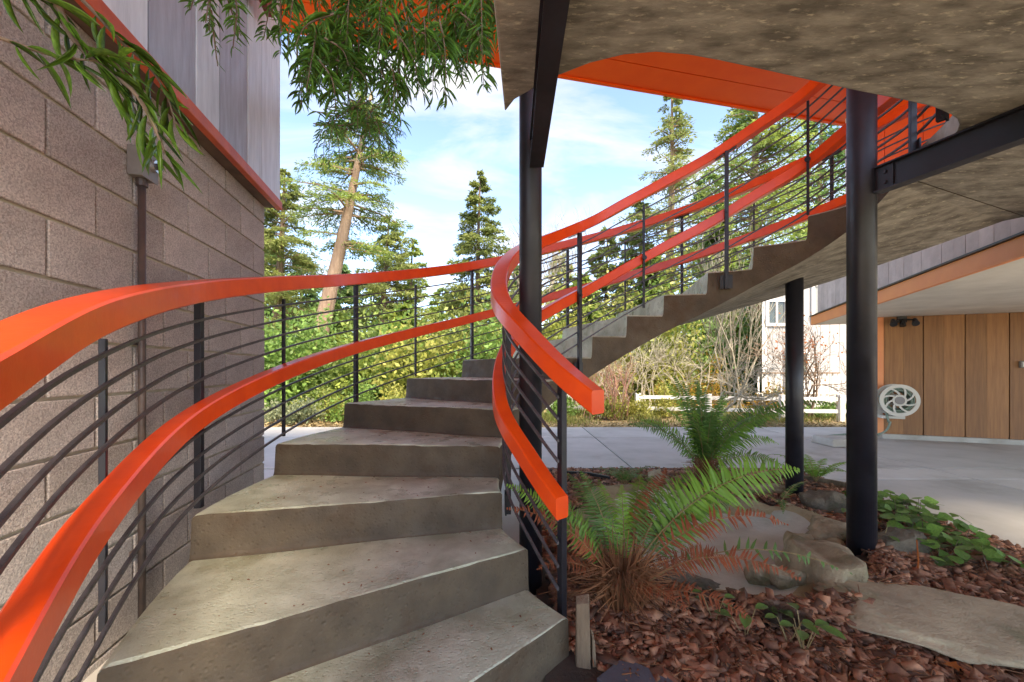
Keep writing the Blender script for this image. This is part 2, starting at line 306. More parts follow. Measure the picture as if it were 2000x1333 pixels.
# ------------------------------------------------------------------ concrete deck slab overhead
STEP = 0.178; SB = 2.323; ST = 2.44
IN = [(.42,1.42),(.22,1.61),(.07,1.82),(-.05,2.06),(-.07,2.33),(-.02,2.60),(.11,2.90),(.36,3.18),(.66,3.37),(.96,3.43),(1.28,3.46),(1.63,3.42),(1.94,3.30),(2.24,3.11),(2.40,2.84),(2.40,2.52),(2.30,2.22),(2.14,1.97),(1.82,1.82)]
OUT = [(-.55,.16),(-.82,.60),(-1.09,1.08),(-1.34,1.72),(-1.385,2.41),(-1.27,3.12),(-.95,3.72),(-.5,4.18),(.02,4.47),(.57,4.62),(1.2,4.68),(1.85,4.60),(2.48,4.35),(3.05,3.95),(3.5,3.45),(3.95,3.17),(4.5,2.87),(5.1,2.6),(5.8,2.35)]
slab_pts = [(-.06,-1.3),(-.06,1.3),(-.033,1.89),(.012,1.80),(.085,1.735),(.184,1.655),(.3,1.587),(.42,1.545),(.535,1.532),(.66,1.545),(.785,1.572),(1.02,1.63),(1.42,1.735),(1.70,1.80)]
slab_pts += [tuple(p) for p in cr_eval(IN, np.linspace(17.8, 15.0, 14))]
slab_pts += [tuple(p) for p in cr_eval(OUT, np.linspace(15.0, 16.0, 5))]+[(4.62,2.75),(4.62,-1.3)]
n = len(slab_pts)
sv_ = [(x,y,SB) for x,y in slab_pts]+[(x,y,ST) for x,y in slab_pts]
area = sum(slab_pts[i][0]*slab_pts[(i+1)%n][1]-slab_pts[(i+1)%n][0]*slab_pts[i][1] for i in range(n))
sf = [tuple(range(n)), tuple(reversed(range(n, 2*n)))]+[(i, i+n, (i+1)%n+n, (i+1)%n) for i in range(n)]
if area > 0: sf = [tuple(reversed(q)) for q in sf]
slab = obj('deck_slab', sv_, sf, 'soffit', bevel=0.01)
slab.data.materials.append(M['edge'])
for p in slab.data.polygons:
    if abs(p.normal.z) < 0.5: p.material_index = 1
tag(slab, 'concrete deck slab overhead with a long rounded stairwell opening', 'slab')

# ------------------------------------------------------------------ staircase
def soff(n): return max(min(STEP*n-0.325, SB), -0.05)
stair = empty('staircase', (0.3, 2.2, 0), 'curved concrete staircase of wedge-shaped steps rising around the fern bed', 'staircase')
US = [0, 0.007, 0.02]+[0.02+0.965*q/30 for q in range(1, 30)]+[0.985, 0.994, 1.0]
def make_step(n):
    zt = STEP*n if n < 14 else ST; zb = STEP*(n-1)
    prof = [(n-.05, zb), (n-.036, zb+.006), (n-.024, zb+.02), (n-.016, zb+.05), (n-.003, zt-.012), (n+.002, zt-.003), (n+.018, zt-.0005)] + [(n+k, zt) for k in (.2,.4,.6,.8)] + [(n+.95, zt)]
    if n == 14: prof[-1] = (n+1.0, zt)
    s = np.array([p[0] for p in prof]); z = np.array([p[1] for p in prof]); A = cr_eval(IN, s); B = cr_eval(OUT, s); k = len(US); m = len(s); v = []
    for i in range(m):
        for j, u in enumerate(US):
            p = A[i]*(1-u)+B[i]*u
            wob = 0.004*math.sin(9*u+2.3*n+1.1*i)+(random.uniform(-.006,.002) if i in (4, 5) else 0) if 2 <= j <= k-3 and i > 1 else 0
            v.append((p[0], p[1], z[i]-(0.012 if j in (0, k-1) else 0.003 if j in (1, k-2) else 0)+wob*0.6))
    for i in range(m):
        for j, u in enumerate(US):
            p = A[i]*(1-u)+B[i]*u; v.append((p[0], p[1], min(soff(s[i]), z[i]-0.02)))
    o = m*k; f = []
    for i in range(m-1):
        for j in range(k-1):
            a = i*k+j; f.append((a, a+k, a+k+1, a+1)); f.append((o+a, o+a+1, o+a+k+1, o+a+k))
        a = i*k; f.append((a, o+a, o+a+k, a+k)); a = i*k+k-1; f.append((a, a+k, o+a+k, o+a))
    for j in range(k-1):
        f.append((j, j+1, o+j+1, o+j)); a = (m-1)*k+j; f.append((a, o+a, o+a+1, a+1))
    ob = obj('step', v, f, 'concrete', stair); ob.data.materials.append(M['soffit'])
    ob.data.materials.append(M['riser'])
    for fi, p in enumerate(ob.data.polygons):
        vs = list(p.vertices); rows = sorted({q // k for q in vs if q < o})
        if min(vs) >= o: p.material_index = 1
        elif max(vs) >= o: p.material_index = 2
        elif n < 8 and rows[-1] <= 5: p.material_index = 2  # only the lower risers get the shade-darkened concrete
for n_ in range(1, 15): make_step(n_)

# ------------------------------------------------------------------ railings
def side_frame(P, n):
    d = (cr_eval(P, np.minimum(n+0.02, len(P)-1.001))-cr_eval(P, np.maximum(n-0.02, 0))); d /= np.linalg.norm(d, axis=1, keepdims=True)
    return d, np.stack([d[:, 1], -d[:, 0]], 1)              # tangent, right-hand side
def sweep(name, P, n0, n1, zoff, w, h, m, parent, off=0.0, segs=150, bev=0.006, wob=0.0):
    t = np.linspace(n0, n1, segs); c = cr_eval(P, t); d, r = side_frame(P, t); c = c+r*off
    z = STEP*np.minimum(t, 14)+zoff
    k = 14-t; z = np.where(np.abs(k) < 0.6, STEP*(14-(k/2+0.15+0.0*k)-k*k/2.4+0.0)+zoff, z) if n1 > 14 else z
    if bev: sec = [(-w/2+bev,-h/2),(w/2-bev,-h/2),(w/2,-h/2+bev),(w/2,h/2-bev),(w/2-bev,h/2),(-w/2+bev,h/2),(-w/2,h/2-bev),(-w/2,-h/2+bev)]
    else: sec = [(-w/2,-h/2),(w/2,-h/2),(w/2,h/2),(-w/2,h/2)]
    k = len(sec); v = np.zeros((segs, k, 3))
    for j, (a, b) in enumerate(sec): v[:, j, :2] = c+r*a; v[:, j, 2] = z+b
    f = [(i*k+j, i*k+(j+1)%k, (i+1)*k+(j+1)%k, (i+1)*k+j) for i in range(segs-1) for j in range(k)]
    f = [tuple(reversed(q)) for q in f]
    f += [tuple(range(k)), tuple(reversed([(segs-1)*k+j for j in range(k)]))]
    return obj(name, v.reshape(-1, 3), f, m, parent)
TOPZ, MIDZ, RH = 0.935, 0.395, 0.088
BARS = (0.012, 0.105, 0.20, 0.295, 0.535, 0.62, 0.71, 0.80)
def railing(t, P, side, n0, n1, mid0, full, short, hang):
    sweep('top_rail', P, n0, n1, TOPZ, 0.088, RH, 'orange', t, segs=220)
    sweep('middle_rail', P, mid0, n1, MIDZ, 0.07, RH, 'orange', t, segs=220)
    for b in BARS: sweep('bar', P, max(n0, full[0]-0.02), n1, b, 0.011, 0.011, 'bar', t, off=side*0.024, segs=140, bev=0)
    for n_, isf in [(q, 1) for q in full]+[(q, 0) for q in short]:
        a = np.array([n_]); c = cr_eval(P, a)[0]; d, r = side_frame(P, a); d, r = d[0], r[0]; zp = STEP*min(n_, 14)
        tread = STEP*min(math.floor(n_), 14) if n_ < 14 else ST
        w = 0.0145 if isf else 0.0085
        o = c+r*side*(0.036+w)
        z0 = (tread-(0.16 if hang else 0.015)) if isf else zp+BARS[0]-0.03
        if n_ > 14: z0 = ST-0.10
        z1 = zp+TOPZ-RH/2-0.006 if isf else zp+BARS[-1]+0.035
        po = MB().obox(o, d, r, -w, w, -w, w, z0, z1).build('post', 'steel', t, bevel=0.002)
        if isf:
            sl = STEP*(1 if n_ < 14 else 0)/max(0.05, np.linalg.norm(cr_eval(P, a+0.5)[0]-cr_eval(P, a-0.5)[0]))
            q = MB(); L = 0.075; o2 = c+r*side*0.020
            pl = [(o2[0]+d[0]*i+r[0]*j, o2[1]+d[1]*i+r[1]*j, zp+TOPZ-RH/2-0.004+sl*i+k) for k in (-0.005, 0.002) for i, j in ((-L,-0.02),(L,-0.02),(L,0.02),(-L,0.02))]
            q.hexa(pl).build('rail_plate', 'steel', po)
            if hang and n_ > 2:
                MB().obox(o-r*side*w, d, r, -0.045, 0.045, -0.004, 0.004, z0+0.005, z0+0.115).build('bracket', 'steel', po)
        for off in ((MIDZ,) if hang else ()):
            pt = o+r*side*(w+0.001); q = MB(); cz = zp+off
            q.tube([(pt[0], pt[1], cz), (pt[0]+r[0]*side*0.010, pt[1]+r[1]*side*0.010, cz)], 0.020 if not isf else 0.010, 10).build('bolt', 'steel', po)
t_out = empty('outer_railing', (-1.35, 2.2, 0.4), 'outer railing with orange rails and thin dark bars along the block wall', 'railing')
railing(t_out, OUT, -1, 0.72, 16.0, 0.72, (1.12,3.22,5.25,7.22,9.12,11.08,13.02,15.0), (2.24,4.2,6.2,8.2,10.15,12.1,14.2), False)
t_in = empty('inner_railing', (0.1, 2.2, 0.4), 'inner railing with orange rails curling around the open stairwell', 'railing')
railing(t_in, IN, 1, 0.50, 17.7, 1.12, (1.32,3.5,7.5,11.4,15.55,17.2), (5.4,9.4,13.02), True)

# ------------------------------------------------------------------ steel columns and beams
def column(x, y, r, z1, label):
    b = MB().tube([(x,y,-0.05),(x,y,z1)], r, 32); o = b.build('steel_column', 'steel')
    for p in o.data.polygons: p.use_smooth = len(p.vertices) == 4
    return tag(o, label, 'column', 'round steel columns under the stair')
C1 = (.097, 2.15); C2 = (2.10, 2.47); C3 = (2.50, 3.64)
column(*C1, .059, 4.75, 'dark round steel column inside the curl of the handrail')
column(*C2, .072, 4.75, 'thick dark steel column in front of the brown garage')
column(*C3, .068, 1.95, 'shorter dark steel column holding up the stair underside')
def ibeam(p, q, w, z0, z1, label, side, th=0.008):
    p, q = np.array(p), np.array(q); d = q-p; L = np.linalg.norm(d); d /= L; r = np.array([d[1], -d[0]])
    t = empty('steel_beam', (p[0], p[1], z0), label, 'beam', 'steel beams under the deck slab')
    MB().obox(p, d, r, 0, L, -w/2, w/2, z0, z0+th).build('bottom_flange', 'steel', t)
    MB().obox(p, d, r, 0, L, -w/2, w/2, z1-th, z1).build('top_flange', 'steel', t)
    MB().obox(p, d, r, 0, L, -0.004, 0.004, z0+th, z1-th).build('web', 'steel', t)
    pl = MB().obox(p, d, r, -0.01, 0.085, side*0.0045, side*0.0125, z0+th+0.002, z1-th-0.002).build('connection_plate', 'steel', t)
    for zz in (0.3, 0.7):
        c = p+d*0.045+r*side*0.0125; zc = z0+(z1-z0)*zz
        MB().tube([(c[0],c[1],zc),(c[0]+r[0]*side*0.009,c[1]+r[1]*side*0.009,zc)], 0.011, 6).build('bolt', 'steel', pl)
ibeam((.125, 2.088), (.125, -1.5), 0.072, 2.170, SB-0.003, 'dark steel beam running overhead from the column by the handrail', 1)
ibeam((2.133, 2.40), (2.80, .2), 0.07, 2.172, SB-0.003, 'dark steel beam bolted to the thick column before the garage', 1)

# ------------------------------------------------------------------ block-walled house wing
WD = np.array([-.1935, .9811]); WN = np.array([.9811, .1935]); WO = np.array([-1.522, 1.222])   # wall line, its outward normal, a point on it
def wt(px, off=0.0):                                                                       # distance along the wall seen at a pixel column
    k = (px-1000)/FPX; o = WO+WN*off; return (k*o[1]-o[0])/(WD[0]-k*WD[1])
TE = wt(516.5); TS = -1.25
wing = empty('house_wing', (-1.75, 2.0, 0), 'house wing of grey blocks below and pale upright siding above', 'house')
MB().obox(WO, WD, WN, TS, TE-0.004, -0.25, -0.013, -0.2, 2.39).build('mortar', 'mortar', wing)
HB = 0.2032; ZC = EYE-0.0996
meshes = {}
def block(t0, t1, z0, z1):
    w, h = round(t1-t0, 3), round(z1-z0, 3)
    if (w, h) not in meshes: meshes[(w, h)] = mesh('block', *(lambda b: (b.v, b.f))(MB().obox((0,0), WD, WN, 0, w, -0.19, 0, 0, h)))
    o = obj('block', meshes[(w, h)], None, 'block', None, bevel=0.004)
    p = WO+WD*t0+WN*random.uniform(-0.0015, 0.0015); o.location = (p[0], p[1], z0); attach(o, wing)
J = 0.0062
for k in range(-6, 7):
    z0 = ZC+HB*k+J; z1 = min(ZC+HB*(k+1)-J, EYE+1.252)
    edges = [TE]; e = TE-(0.20 if k % 2 == 0 else 0.40)
    while e > TS: edges.append(e); e -= 2*HB
    for a, b in zip(edges[:-1], edges[1:]): block(b+J, a-(J if a != TE else 0), z0, z1)
LZ = EYE+1.255
MB().obox(WO, WD, WN, TS, TE+0.02, -0.05, 0.078, LZ, LZ+0.02).build('soffit_board', 'soffit_wood', wing)
MB().obox(WO, WD, WN, TS, TE+0.03, 0.078, 0.118, LZ-0.012, LZ+0.052).build('ledge_trim', 'trim_orange', wing, bevel=0.004)
MB().obox(WO, WD, WN, TS, TE, -0.25, 0.05, LZ+0.022, 4.75).build('wall', 'gap', wing)
SO = 0.088
sx = [wt(p, SO) for p in (60, 175, 288, 382, 428, 483, 510, 547)]
for i, (a, b) in enumerate(zip(sx[:-1], sx[1:])):
    pr = 0.0 if i % 2 == 0 else 0.006
    ga = 0.010 if i in (0, 2, 4, 6) else 0.0005; gb = 0.010 if i in (1, 3, 5) else 0.0005
    MB().obox(WO, WD, WN, a+ga, b-gb, 0.052, SO+pr, LZ+0.022, 4.75).build('siding_board', 'siding_dark' if i in (2, 4) else 'siding', wing)
MB().obox(WO, WD, WN, TS, wt(530, 0.2), 0.17, 0.21, at(530, 86, 3.0)[2], at(530, 86, 3.0)[2]+0.25).build('eave_board', 'red_brown', wing)
MB().obox(WO, WD, WN, TS, wt(527, 0.2), 0.0, 0.169, at(530, 86, 3.0)[2]+0.08, at(530, 86, 3.0)[2]+0.12).build('eave_soffit', 'soffit_wood', wing)
# electrical box and conduit on the block wall
tb = wt(272, 0.02); bz0, bz1 = at(0, 345, 1.0)[2], 0
pY = (WO+WD*tb)[1]; bz0 = at(0, 349, pY)[2]; bz1 = at(0, 292, pY)[2]
eb = empty('electrical_box', (*(WO+WD*tb), bz0), 'small grey metal switch box with conduit fixed to the block wall', 'electrical box')
bx = MB().obox(WO, WD, WN, tb-0.045, tb+0.045, 0.001, 0.058, bz0, bz1).build('box', 'box_grey', eb, bevel=0.003)
cv = MB().obox(WO, WD, WN, tb-0.049, tb+0.049, 0.0585, 0.063, bz0-0.004, bz1+0.004).build('cover', 'box_grey', eb)
kp = WO+WD*(tb+0.012)+WN*0.063; zc = (bz0+bz1)/2
kb = MB().tube([(kp[0],kp[1],zc),(kp[0]+WN[0]*0.02,kp[1]+WN[1]*0.02,zc)], 0.026, 16).build('dial_ring', 'chrome', eb)
MB().tube([(kp[0]+WN[0]*0.0202,kp[1]+WN[1]*0.0202,zc),(kp[0]+WN[0]*0.034,kp[1]+WN[1]*0.034,zc)], 0.014, 12).build('knob', 'lamp_black', eb)
cp = WO+WD*tb+WN*0.03
MB().tube([(cp[0],cp[1],0.0),(cp[0],cp[1],bz0-0.03)], 0.014, 12).build('conduit', 'conduit', eb, smooth=True)
MB().tube([(cp[0],cp[1],bz0-0.032),(cp[0],cp[1],bz0-0.001)], 0.021, 12).build('collar', 'conduit', eb)
for zz in (0.35, 1.25): MB().obox(cp, WD, WN, -0.03, 0.03, -0.029, -0.014, zz, zz+0.02).build('pipe_strap', 'conduit', eb)

# ------------------------------------------------------------------ orange roof overhang and orange wall above
RD = np.array([.974, .226]); RN = np.array([.226, -.974]); RO = np.array([-.216, 4.96]); RZ = EYE+3.7
roof = empty('roof_overhang', (1.5, 4.0, RZ), 'high orange roof overhang with boarded underside beyond the deck', 'roof')
for i in range(18):
    MB().obox(RO, RD, RN, -6, 6.6, i*0.375+0.006, (i+1)*0.375-0.006, RZ, RZ+0.03).build('roof_board', 'roof_orange', roof)
MB().obox(RO, RD, RN, -6, 6.6, 0.02, 6.73, RZ+0.032, RZ+0.12).build('decking', 'gap', roof)
MB().obox(RO, RD, RN, -6, 6.6, -0.045, -0.002, RZ-0.02, RZ+0.2).build('fascia', 'roof_orange', roof)
ow = empty('upper_wall', (5.2, 4.5, ST), 'orange board wall of the upper floor beyond the stair head', 'wall')
a0, a1 = np.array([4.95, 6.0]), np.array([6.3, 1.6]); ud = (a1-a0)/np.linalg.norm(a1-a0); un = np.array([ud[1], -ud[0]])
for i in range(11):
    MB().obox(a0, ud, un, i*0.42+0.004, (i+1)*0.42-0.004, -0.03, 0.0, 3.0, RZ-0.01).build('wall_board', 'roof_orange', ow)
MB().obox(a0, ud, un, 0.0, 4.6, -0.08, -0.032, 3.0, RZ-0.01).build('backing', 'gap', ow)
MB().obox(a0, ud, un, -0.06, -0.002, -0.1, 0.03, 3.0, RZ-0.01).build('corner_trim', 'white', ow)

# ------------------------------------------------------------------ garage with carport eave
GU = np.array([.366, .9306]); GV = np.array([.9306, -.366]); GC = np.array([6.19, 6.9])
gar = empty('garage', (7.2, 6.5, 0), 'brown board garage with pale orange fascia and whitewashed soffit', 'garage')
gz0, gz1 = EYE-1.065, EYE+0.876
gb = np.array([-GU[0], -GU[1]])                                                            # outward from the wall
for i in range(14):
    a = 0.03+i*0.255; g0 = 0.007 if i % 2 == 0 else 0.001; g1 = 0.001 if i % 2 == 0 else 0.007
    MB().obox(GC, GV, gb, a+g0, a+0.255-g1, 0.0, 0.022, gz0, gz1).build('wall_board', 'brown', gar)
MB().obox(GC, GV, gb, 0.0, 3.7, -0.15, -0.002, gz0, gz1).build('backing', 'gap', gar)
MB().obox(GC, GV, gb, -0.10, 0.028, -0.12, 0.03, gz0, gz1).build('corner_trim', 'fascia_orange', gar)
MB().obox(GC, GV, gb, 0.0, 3.7, -0.14, 0.055, -0.04, gz0-0.003).build('plinth', 'plinth', gar, bevel=0.01)
FA = np.array([3.95, 3.17])-GU*1.2; FL = 1.2+5.27
MB().obox(FA, GU, GV, 0, FL, 0.0, 0.04, gz1+0.002, gz1+0.165).build('fascia', 'fascia_orange', gar)
MB().obox(FA, GU, GV, 0, FL+0.03, -0.03, 0.3, gz1+0.168, gz1+0.185).build('drip_edge', 'lamp_black', gar)
MB().obox(FA, GU, GV, FL+0.0005, FL+0.04, 0.0, 5.5, gz1+0.002, gz1+0.165).build('end_fascia', 'fascia_orange', gar)
for i in range(26):
    MB().obox(FA, GU, GV, i*FL/26+0.002, (i+1)*FL/26-0.002, 0.042, 5.5, gz1+0.004, gz1+0.03).build('soffit_board', 'soffit_white', gar)
for i in range(34):
    MB().obox(FA, GU, GV, i*0.19+(0.004 if i % 2 else 0.001), (i+1)*0.19-(0.001 if i % 2 else 0.004), 0.10, 0.125+0.006*(i % 2), gz1+0.187, gz1+0.95).build('shingle', 'shingle', gar)
MB().obox(FA, GU, GV, 0.0, FL, 0.14, 5.4, gz1+0.19, gz1+0.95).build('roof', 'gap', gar)
# hose reel on the garage wall
def gw(s, o, z): p = GC+GV*s+gb*o; return Vector((p[0], p[1], z))
hs, hz = 0.10, at(0, 782, 6.6)[2]
reel = empty('hose_reel', gw(hs, 0.03, hz), 'cream hose reel with petal-shaped holes on the brown garage wall', 'hose reel')
def disc(o0, o1, r, holes, name, m, parent):
    b = MB(); n = 64
    ring = lambda rr, o: [gw(hs+rr*math.cos(2*PI*i/n), o, hz+rr*math.sin(2*PI*i/n)) for i in range(n)]
    for ra, rb in ((r*0.80, r), (0.0, r*0.36)):
        for o, flip in ((o0, 0), (o1, 1)):
            A, B = ring(max(ra, 1e-4), o), ring(rb, o); b.add(A+B, [((i, (i+1)%n, n+(i+1)%n, n+i) if flip else (i, n+i, n+(i+1)%n, (i+1)%n)) for i in range(n)])
        for rr in (ra, rb):
            if rr > 0: A, B = ring(rr, o0), ring(rr, o1); b.add(A+B, [(i, (i+1)%n, n+(i+1)%n, n+i) for i in range(n)])
    for k in range(8):                                   # curved spokes between the petal holes
        P = []
        for j in range(7):
            u = j/6; rr = r*(0.34+0.48*u); a = 2*PI*k/8+0.55*u; wd = (0.16-0.03*math.sin(PI*u))*1.0
            P.append((rr, a-wd/2-0.06*(1-u), a+wd/2+0.06*(1-u)))
        v = []
        for rr, a, c in P:
            for o in (o0, o1):
                for an in (a, c): v.append(gw(hs+rr*math.cos(an), o, hz+rr*math.sin(an)))
        f = []
        for j in range(6):
            q = j*4; f += [(q, q+1, q+5, q+4), (q+2, q+6, q+7, q+3), (q, q+4, q+6, q+2), (q+1, q+3, q+7, q+5)]
        b.add(v, f)
    return b.build(name, m, parent)
disc(0.36, 0.375, 0.255, 8, 'flange', 'reel', reel); disc(0.16, 0.175, 0.255, 8, 'flange', 'reel', reel)
MB().tube([gw(hs, 0.1, hz), gw(hs, 0.385, hz)], 0.062, 20).build('hub', 'reel_dark', reel)
b = MB()
for L_ in range(6):
    for q in range(2):
        rr = 0.16+0.03*q; b.tube([gw(hs+rr*math.cos(a), 0.19+L_*0.03, hz+rr*math.sin(a)) for a in np.linspace(0, 2*PI, 33)], 0.015, 6)
b.build('hose_coil', 'hose', reel)
br = MB()
for v in ([(hs-0.20,0.024,hz-0.28),(hs-0.12,0.024,hz-0.28),(hs-0.12,0.024,hz-0.10),(hs-0.20,0.024,hz-0.10)],): br.hexa([gw(a,o,z) for a,o,z in v]+[gw(a,o+0.1,z) for a,o,z in v])
br.build('bracket', 'reel', reel)
MB().obox(GC, GV, gb, hs-0.20, hs+0.10, 0.124, 0.30, hz-0.30, hz-0.255).build('tray', 'reel', reel, bevel=0.006)
hp = [(-0.14,0.30,hz-0.2),(-0.12,0.32,hz-0.35),(-0.10,0.32,0.30),(-0.16,0.33,0.16),(-0.32,0.36,0.09),(-0.6,0.42,0.10),(-0.95,0.5,0.06),(-1.15,0.65,0.03),(-1.0,0.85,0.016),(-0.75,0.75,0.016)]
hh = cr_eval([(a+hs,o,z) for a,o,z in hp], np.linspace(0, len(hp)-1.001, 60))
MB().tube([gw(*p) for p in hh], 0.016, 8).build('hose', 'hose', reel, smooth=True)
# security light
sg = empty('security_light', gw(0.28, 0.03, gz1-0.06), 'twin-headed black security light under the garage soffit', 'lamp')
MB().obox(GC, GV, gb, 0.20, 0.32, 0.0225, 0.06, gz1-0.10, gz1-0.003).build('mount', 'lamp_black', sg, bevel=0.004)
for s0, dz in ((0.12, -0.06), (0.40, -0.05)):
    MB().tube([gw(0.26, 0.061, gz1-0.05), gw(s0, 0.12, gz1-0.07)], 0.012, 8).build('arm', 'lamp_black', sg)
    MB().tube([gw(s0, 0.10, gz1-0.06), gw(s0-0.02, 0.17, gz1-0.12), gw(s0-0.025, 0.19, gz1-0.135)], [0.028, 0.045, 0.05], 14).build('lamp_head', 'lamp_black', sg)
MB().tube([gw(0.26, 0.061, gz1-0.08), gw(0.25, 0.10, gz1-0.16)], [0.035, 0.04], 14).build('sensor', 'lamp_black', sg)
ol = empty('outlet_box', gw(1.70, 0.03, at(0,712,6.2)[2]), 'small grey outlet box on the garage wall at the picture edge', 'outlet')
z_ = at(0,712,6.2)[2]; MB().obox(GC, GV, gb, 1.66, 1.74, 0.0225, 0.07, z_-0.05, z_+0.05).build('box', 'box_grey', ol, bevel=0.006)
MB().obox(GC, GV, gb, 1.675, 1.725, 0.0705, 0.08, z_-0.035, z_+0.035).build('cover', 'reel', ol)
tag(MB().hexa([(4.72,6.05,0.004),(5.30,6.0,0.004),(5.35,6.45,0.004),(4.72,6.5,0.004),(4.74,6.07,0.115),(5.28,6.02,0.115),(5.33,6.43,0.115),(4.74,6.48,0.115)]).build('step_block', 'plinth', bevel=0.01), 'low concrete pad beside the garage corner', 'concrete pad')

# ------------------------------------------------------------------ pale house behind
HYY = 13.0
hs_ = empty('house', (9.5, HYY, 0), 'two-storey pale grey house with white-framed windows behind the fence', 'house')
hx0 = at(1491, 0, HYY)[0]
MB().hexa([(x_, y_, z_) for z_ in (-0.05, 4.35) for x_, y_ in ((hx0+0.02, HYY+0.03), (15, HYY+0.03), (16, HYY+4), (hx0+2.9, HYY+4))]).build('wall', 'house', hs_)
x = hx0
while x < 15:
    MB().box(x+0.006, x+0.294, HYY, HYY+0.028, -0.05, 4.35).build('siding_board', 'house', hs_); x += 0.3
MB().box(hx0-0.05, hx0+0.10, HYY-0.02, HYY-0.001, -0.05, 4.35).build('corner_trim', 'white', hs_)
def window(px0, px1, py0, py1, panes, m='glass', sill=False):
    a = at(px0, py1, HYY); b_ = at(px1, py0, HYY); fr = 0.09
    w = MB().box(a[0]-fr, b_[0]+fr, HYY-0.06, HYY-0.002, b_[2], b_[2]+fr).box(a[0]-fr, b_[0]+fr, HYY-0.06, HYY-0.002, a[2]-fr, a[2]).box(a[0]-fr, a[0], HYY-0.06, HYY-0.002, a[2], b_[2]).box(b_[0], b_[0]+fr, HYY-0.06, HYY-0.002, a[2], b_[2])
    for k in range(1, panes):
        xm = a[0]+(b_[0]-a[0])*k/panes; w.box(xm-0.03, xm+0.03, HYY-0.05, HYY-0.002, a[2], b_[2])
    wo_ = w.build('window', 'white', hs_)
    for k in range(panes):
        x0, x1 = a[0]+(b_[0]-a[0])*k/panes, a[0]+(b_[0]-a[0])*(k+1)/panes
        MB().box(x0+0.031, x1-0.031, HYY-0.02, HYY-0.004, a[2]+0.002, b_[2]-0.002).build('pane', m, wo_)
    if sill: MB().box(a[0]-0.12, b_[0]+0.2, HYY-0.25, HYY-0.061, a[2]-0.16, a[2]-0.05).build('sill', 'plinth', wo_)
window(1500, 1531, 590, 632, 2); window(1589, 1668, 560, 622, 1, 'screen'); window(1537, 1574, 690, 762, 2, sill=True)
b_ = MB(); zz = at(0, 729, 12.2)[2]; x0, x1 = at(1478, 0, 12.2)[0], at(1640, 0, 12.2)[0]
pr = empty('porch_railing', ((x0+x1)/2, 12.2, 0.9), 'low white picket railing in front of the pale house', 'railing')
MB().box(x0, x1, 12.17, 12.23, zz-0.02, zz+0.02).build('rail', 'twig_b', pr)
MB().box(x0, x1, 12.18, 12.22, zz-0.62, zz-0.58).build('rail', 'white', pr)
x = x0+0.05
while x < x1: MB().box(x, x+0.05, 12.235, 12.255, zz-0.8, zz-0.021).build('picket', 'white', pr); x += 0.17
# white two-rail fence
FP = [(-1.4,10.4),(1.05,10.4),(3.9,10.6),(5.4,9.75),(6.31,9.6),(8.4,9.4)]
def fence(pts, label):
    t = empty('fence', (pts[0][0], pts[0][1], 0), label, 'fence')
    for i, (x, y) in enumerate(pts): MB().box(x-0.06, x+0.06, y-0.06, y+0.06, -0.06, 0.56).build('fence_post', 'white', t, bevel=0.006)
    for (x0, y0), (x1, y1) in zip(pts[:-1], pts[1:]):
        d = np.array([x1-x0, y1-y0]); L = np.linalg.norm(d); d /= L; r = np.array([d[1], -d[0]])
        for z in (0.42, 0.14): MB().obox((x0,y0), d, r, 0.065, L-0.065, -0.025, 0.025, z, z+0.085).build('fence_rail', 'white', t)
fence([(3.15,10.3),(4.75,9.95),(6.31,9.6),(7.6,9.5),(9.0,9.4)], 'white two-rail timber fence below the pale house')
fence([(-0.6,10.6),(1.0,10.55),(2.2,10.5)], 'stretch of low white fence under the handrail end')
wb = empty('timber_box', (-2.86, 7.9, 0), 'low weathered timber post box with a plank lid beyond the stair', 'planter')
MB().box(-3.02, -2.72, 7.78, 8.05, -0.05, 0.30).build('body', 'oldwood', wb, bevel=0.01); MB().box(-3.12, -2.64, 7.7, 8.12, 0.302, 0.36).build('lid', 'oldwood', wb, bevel=0.006)

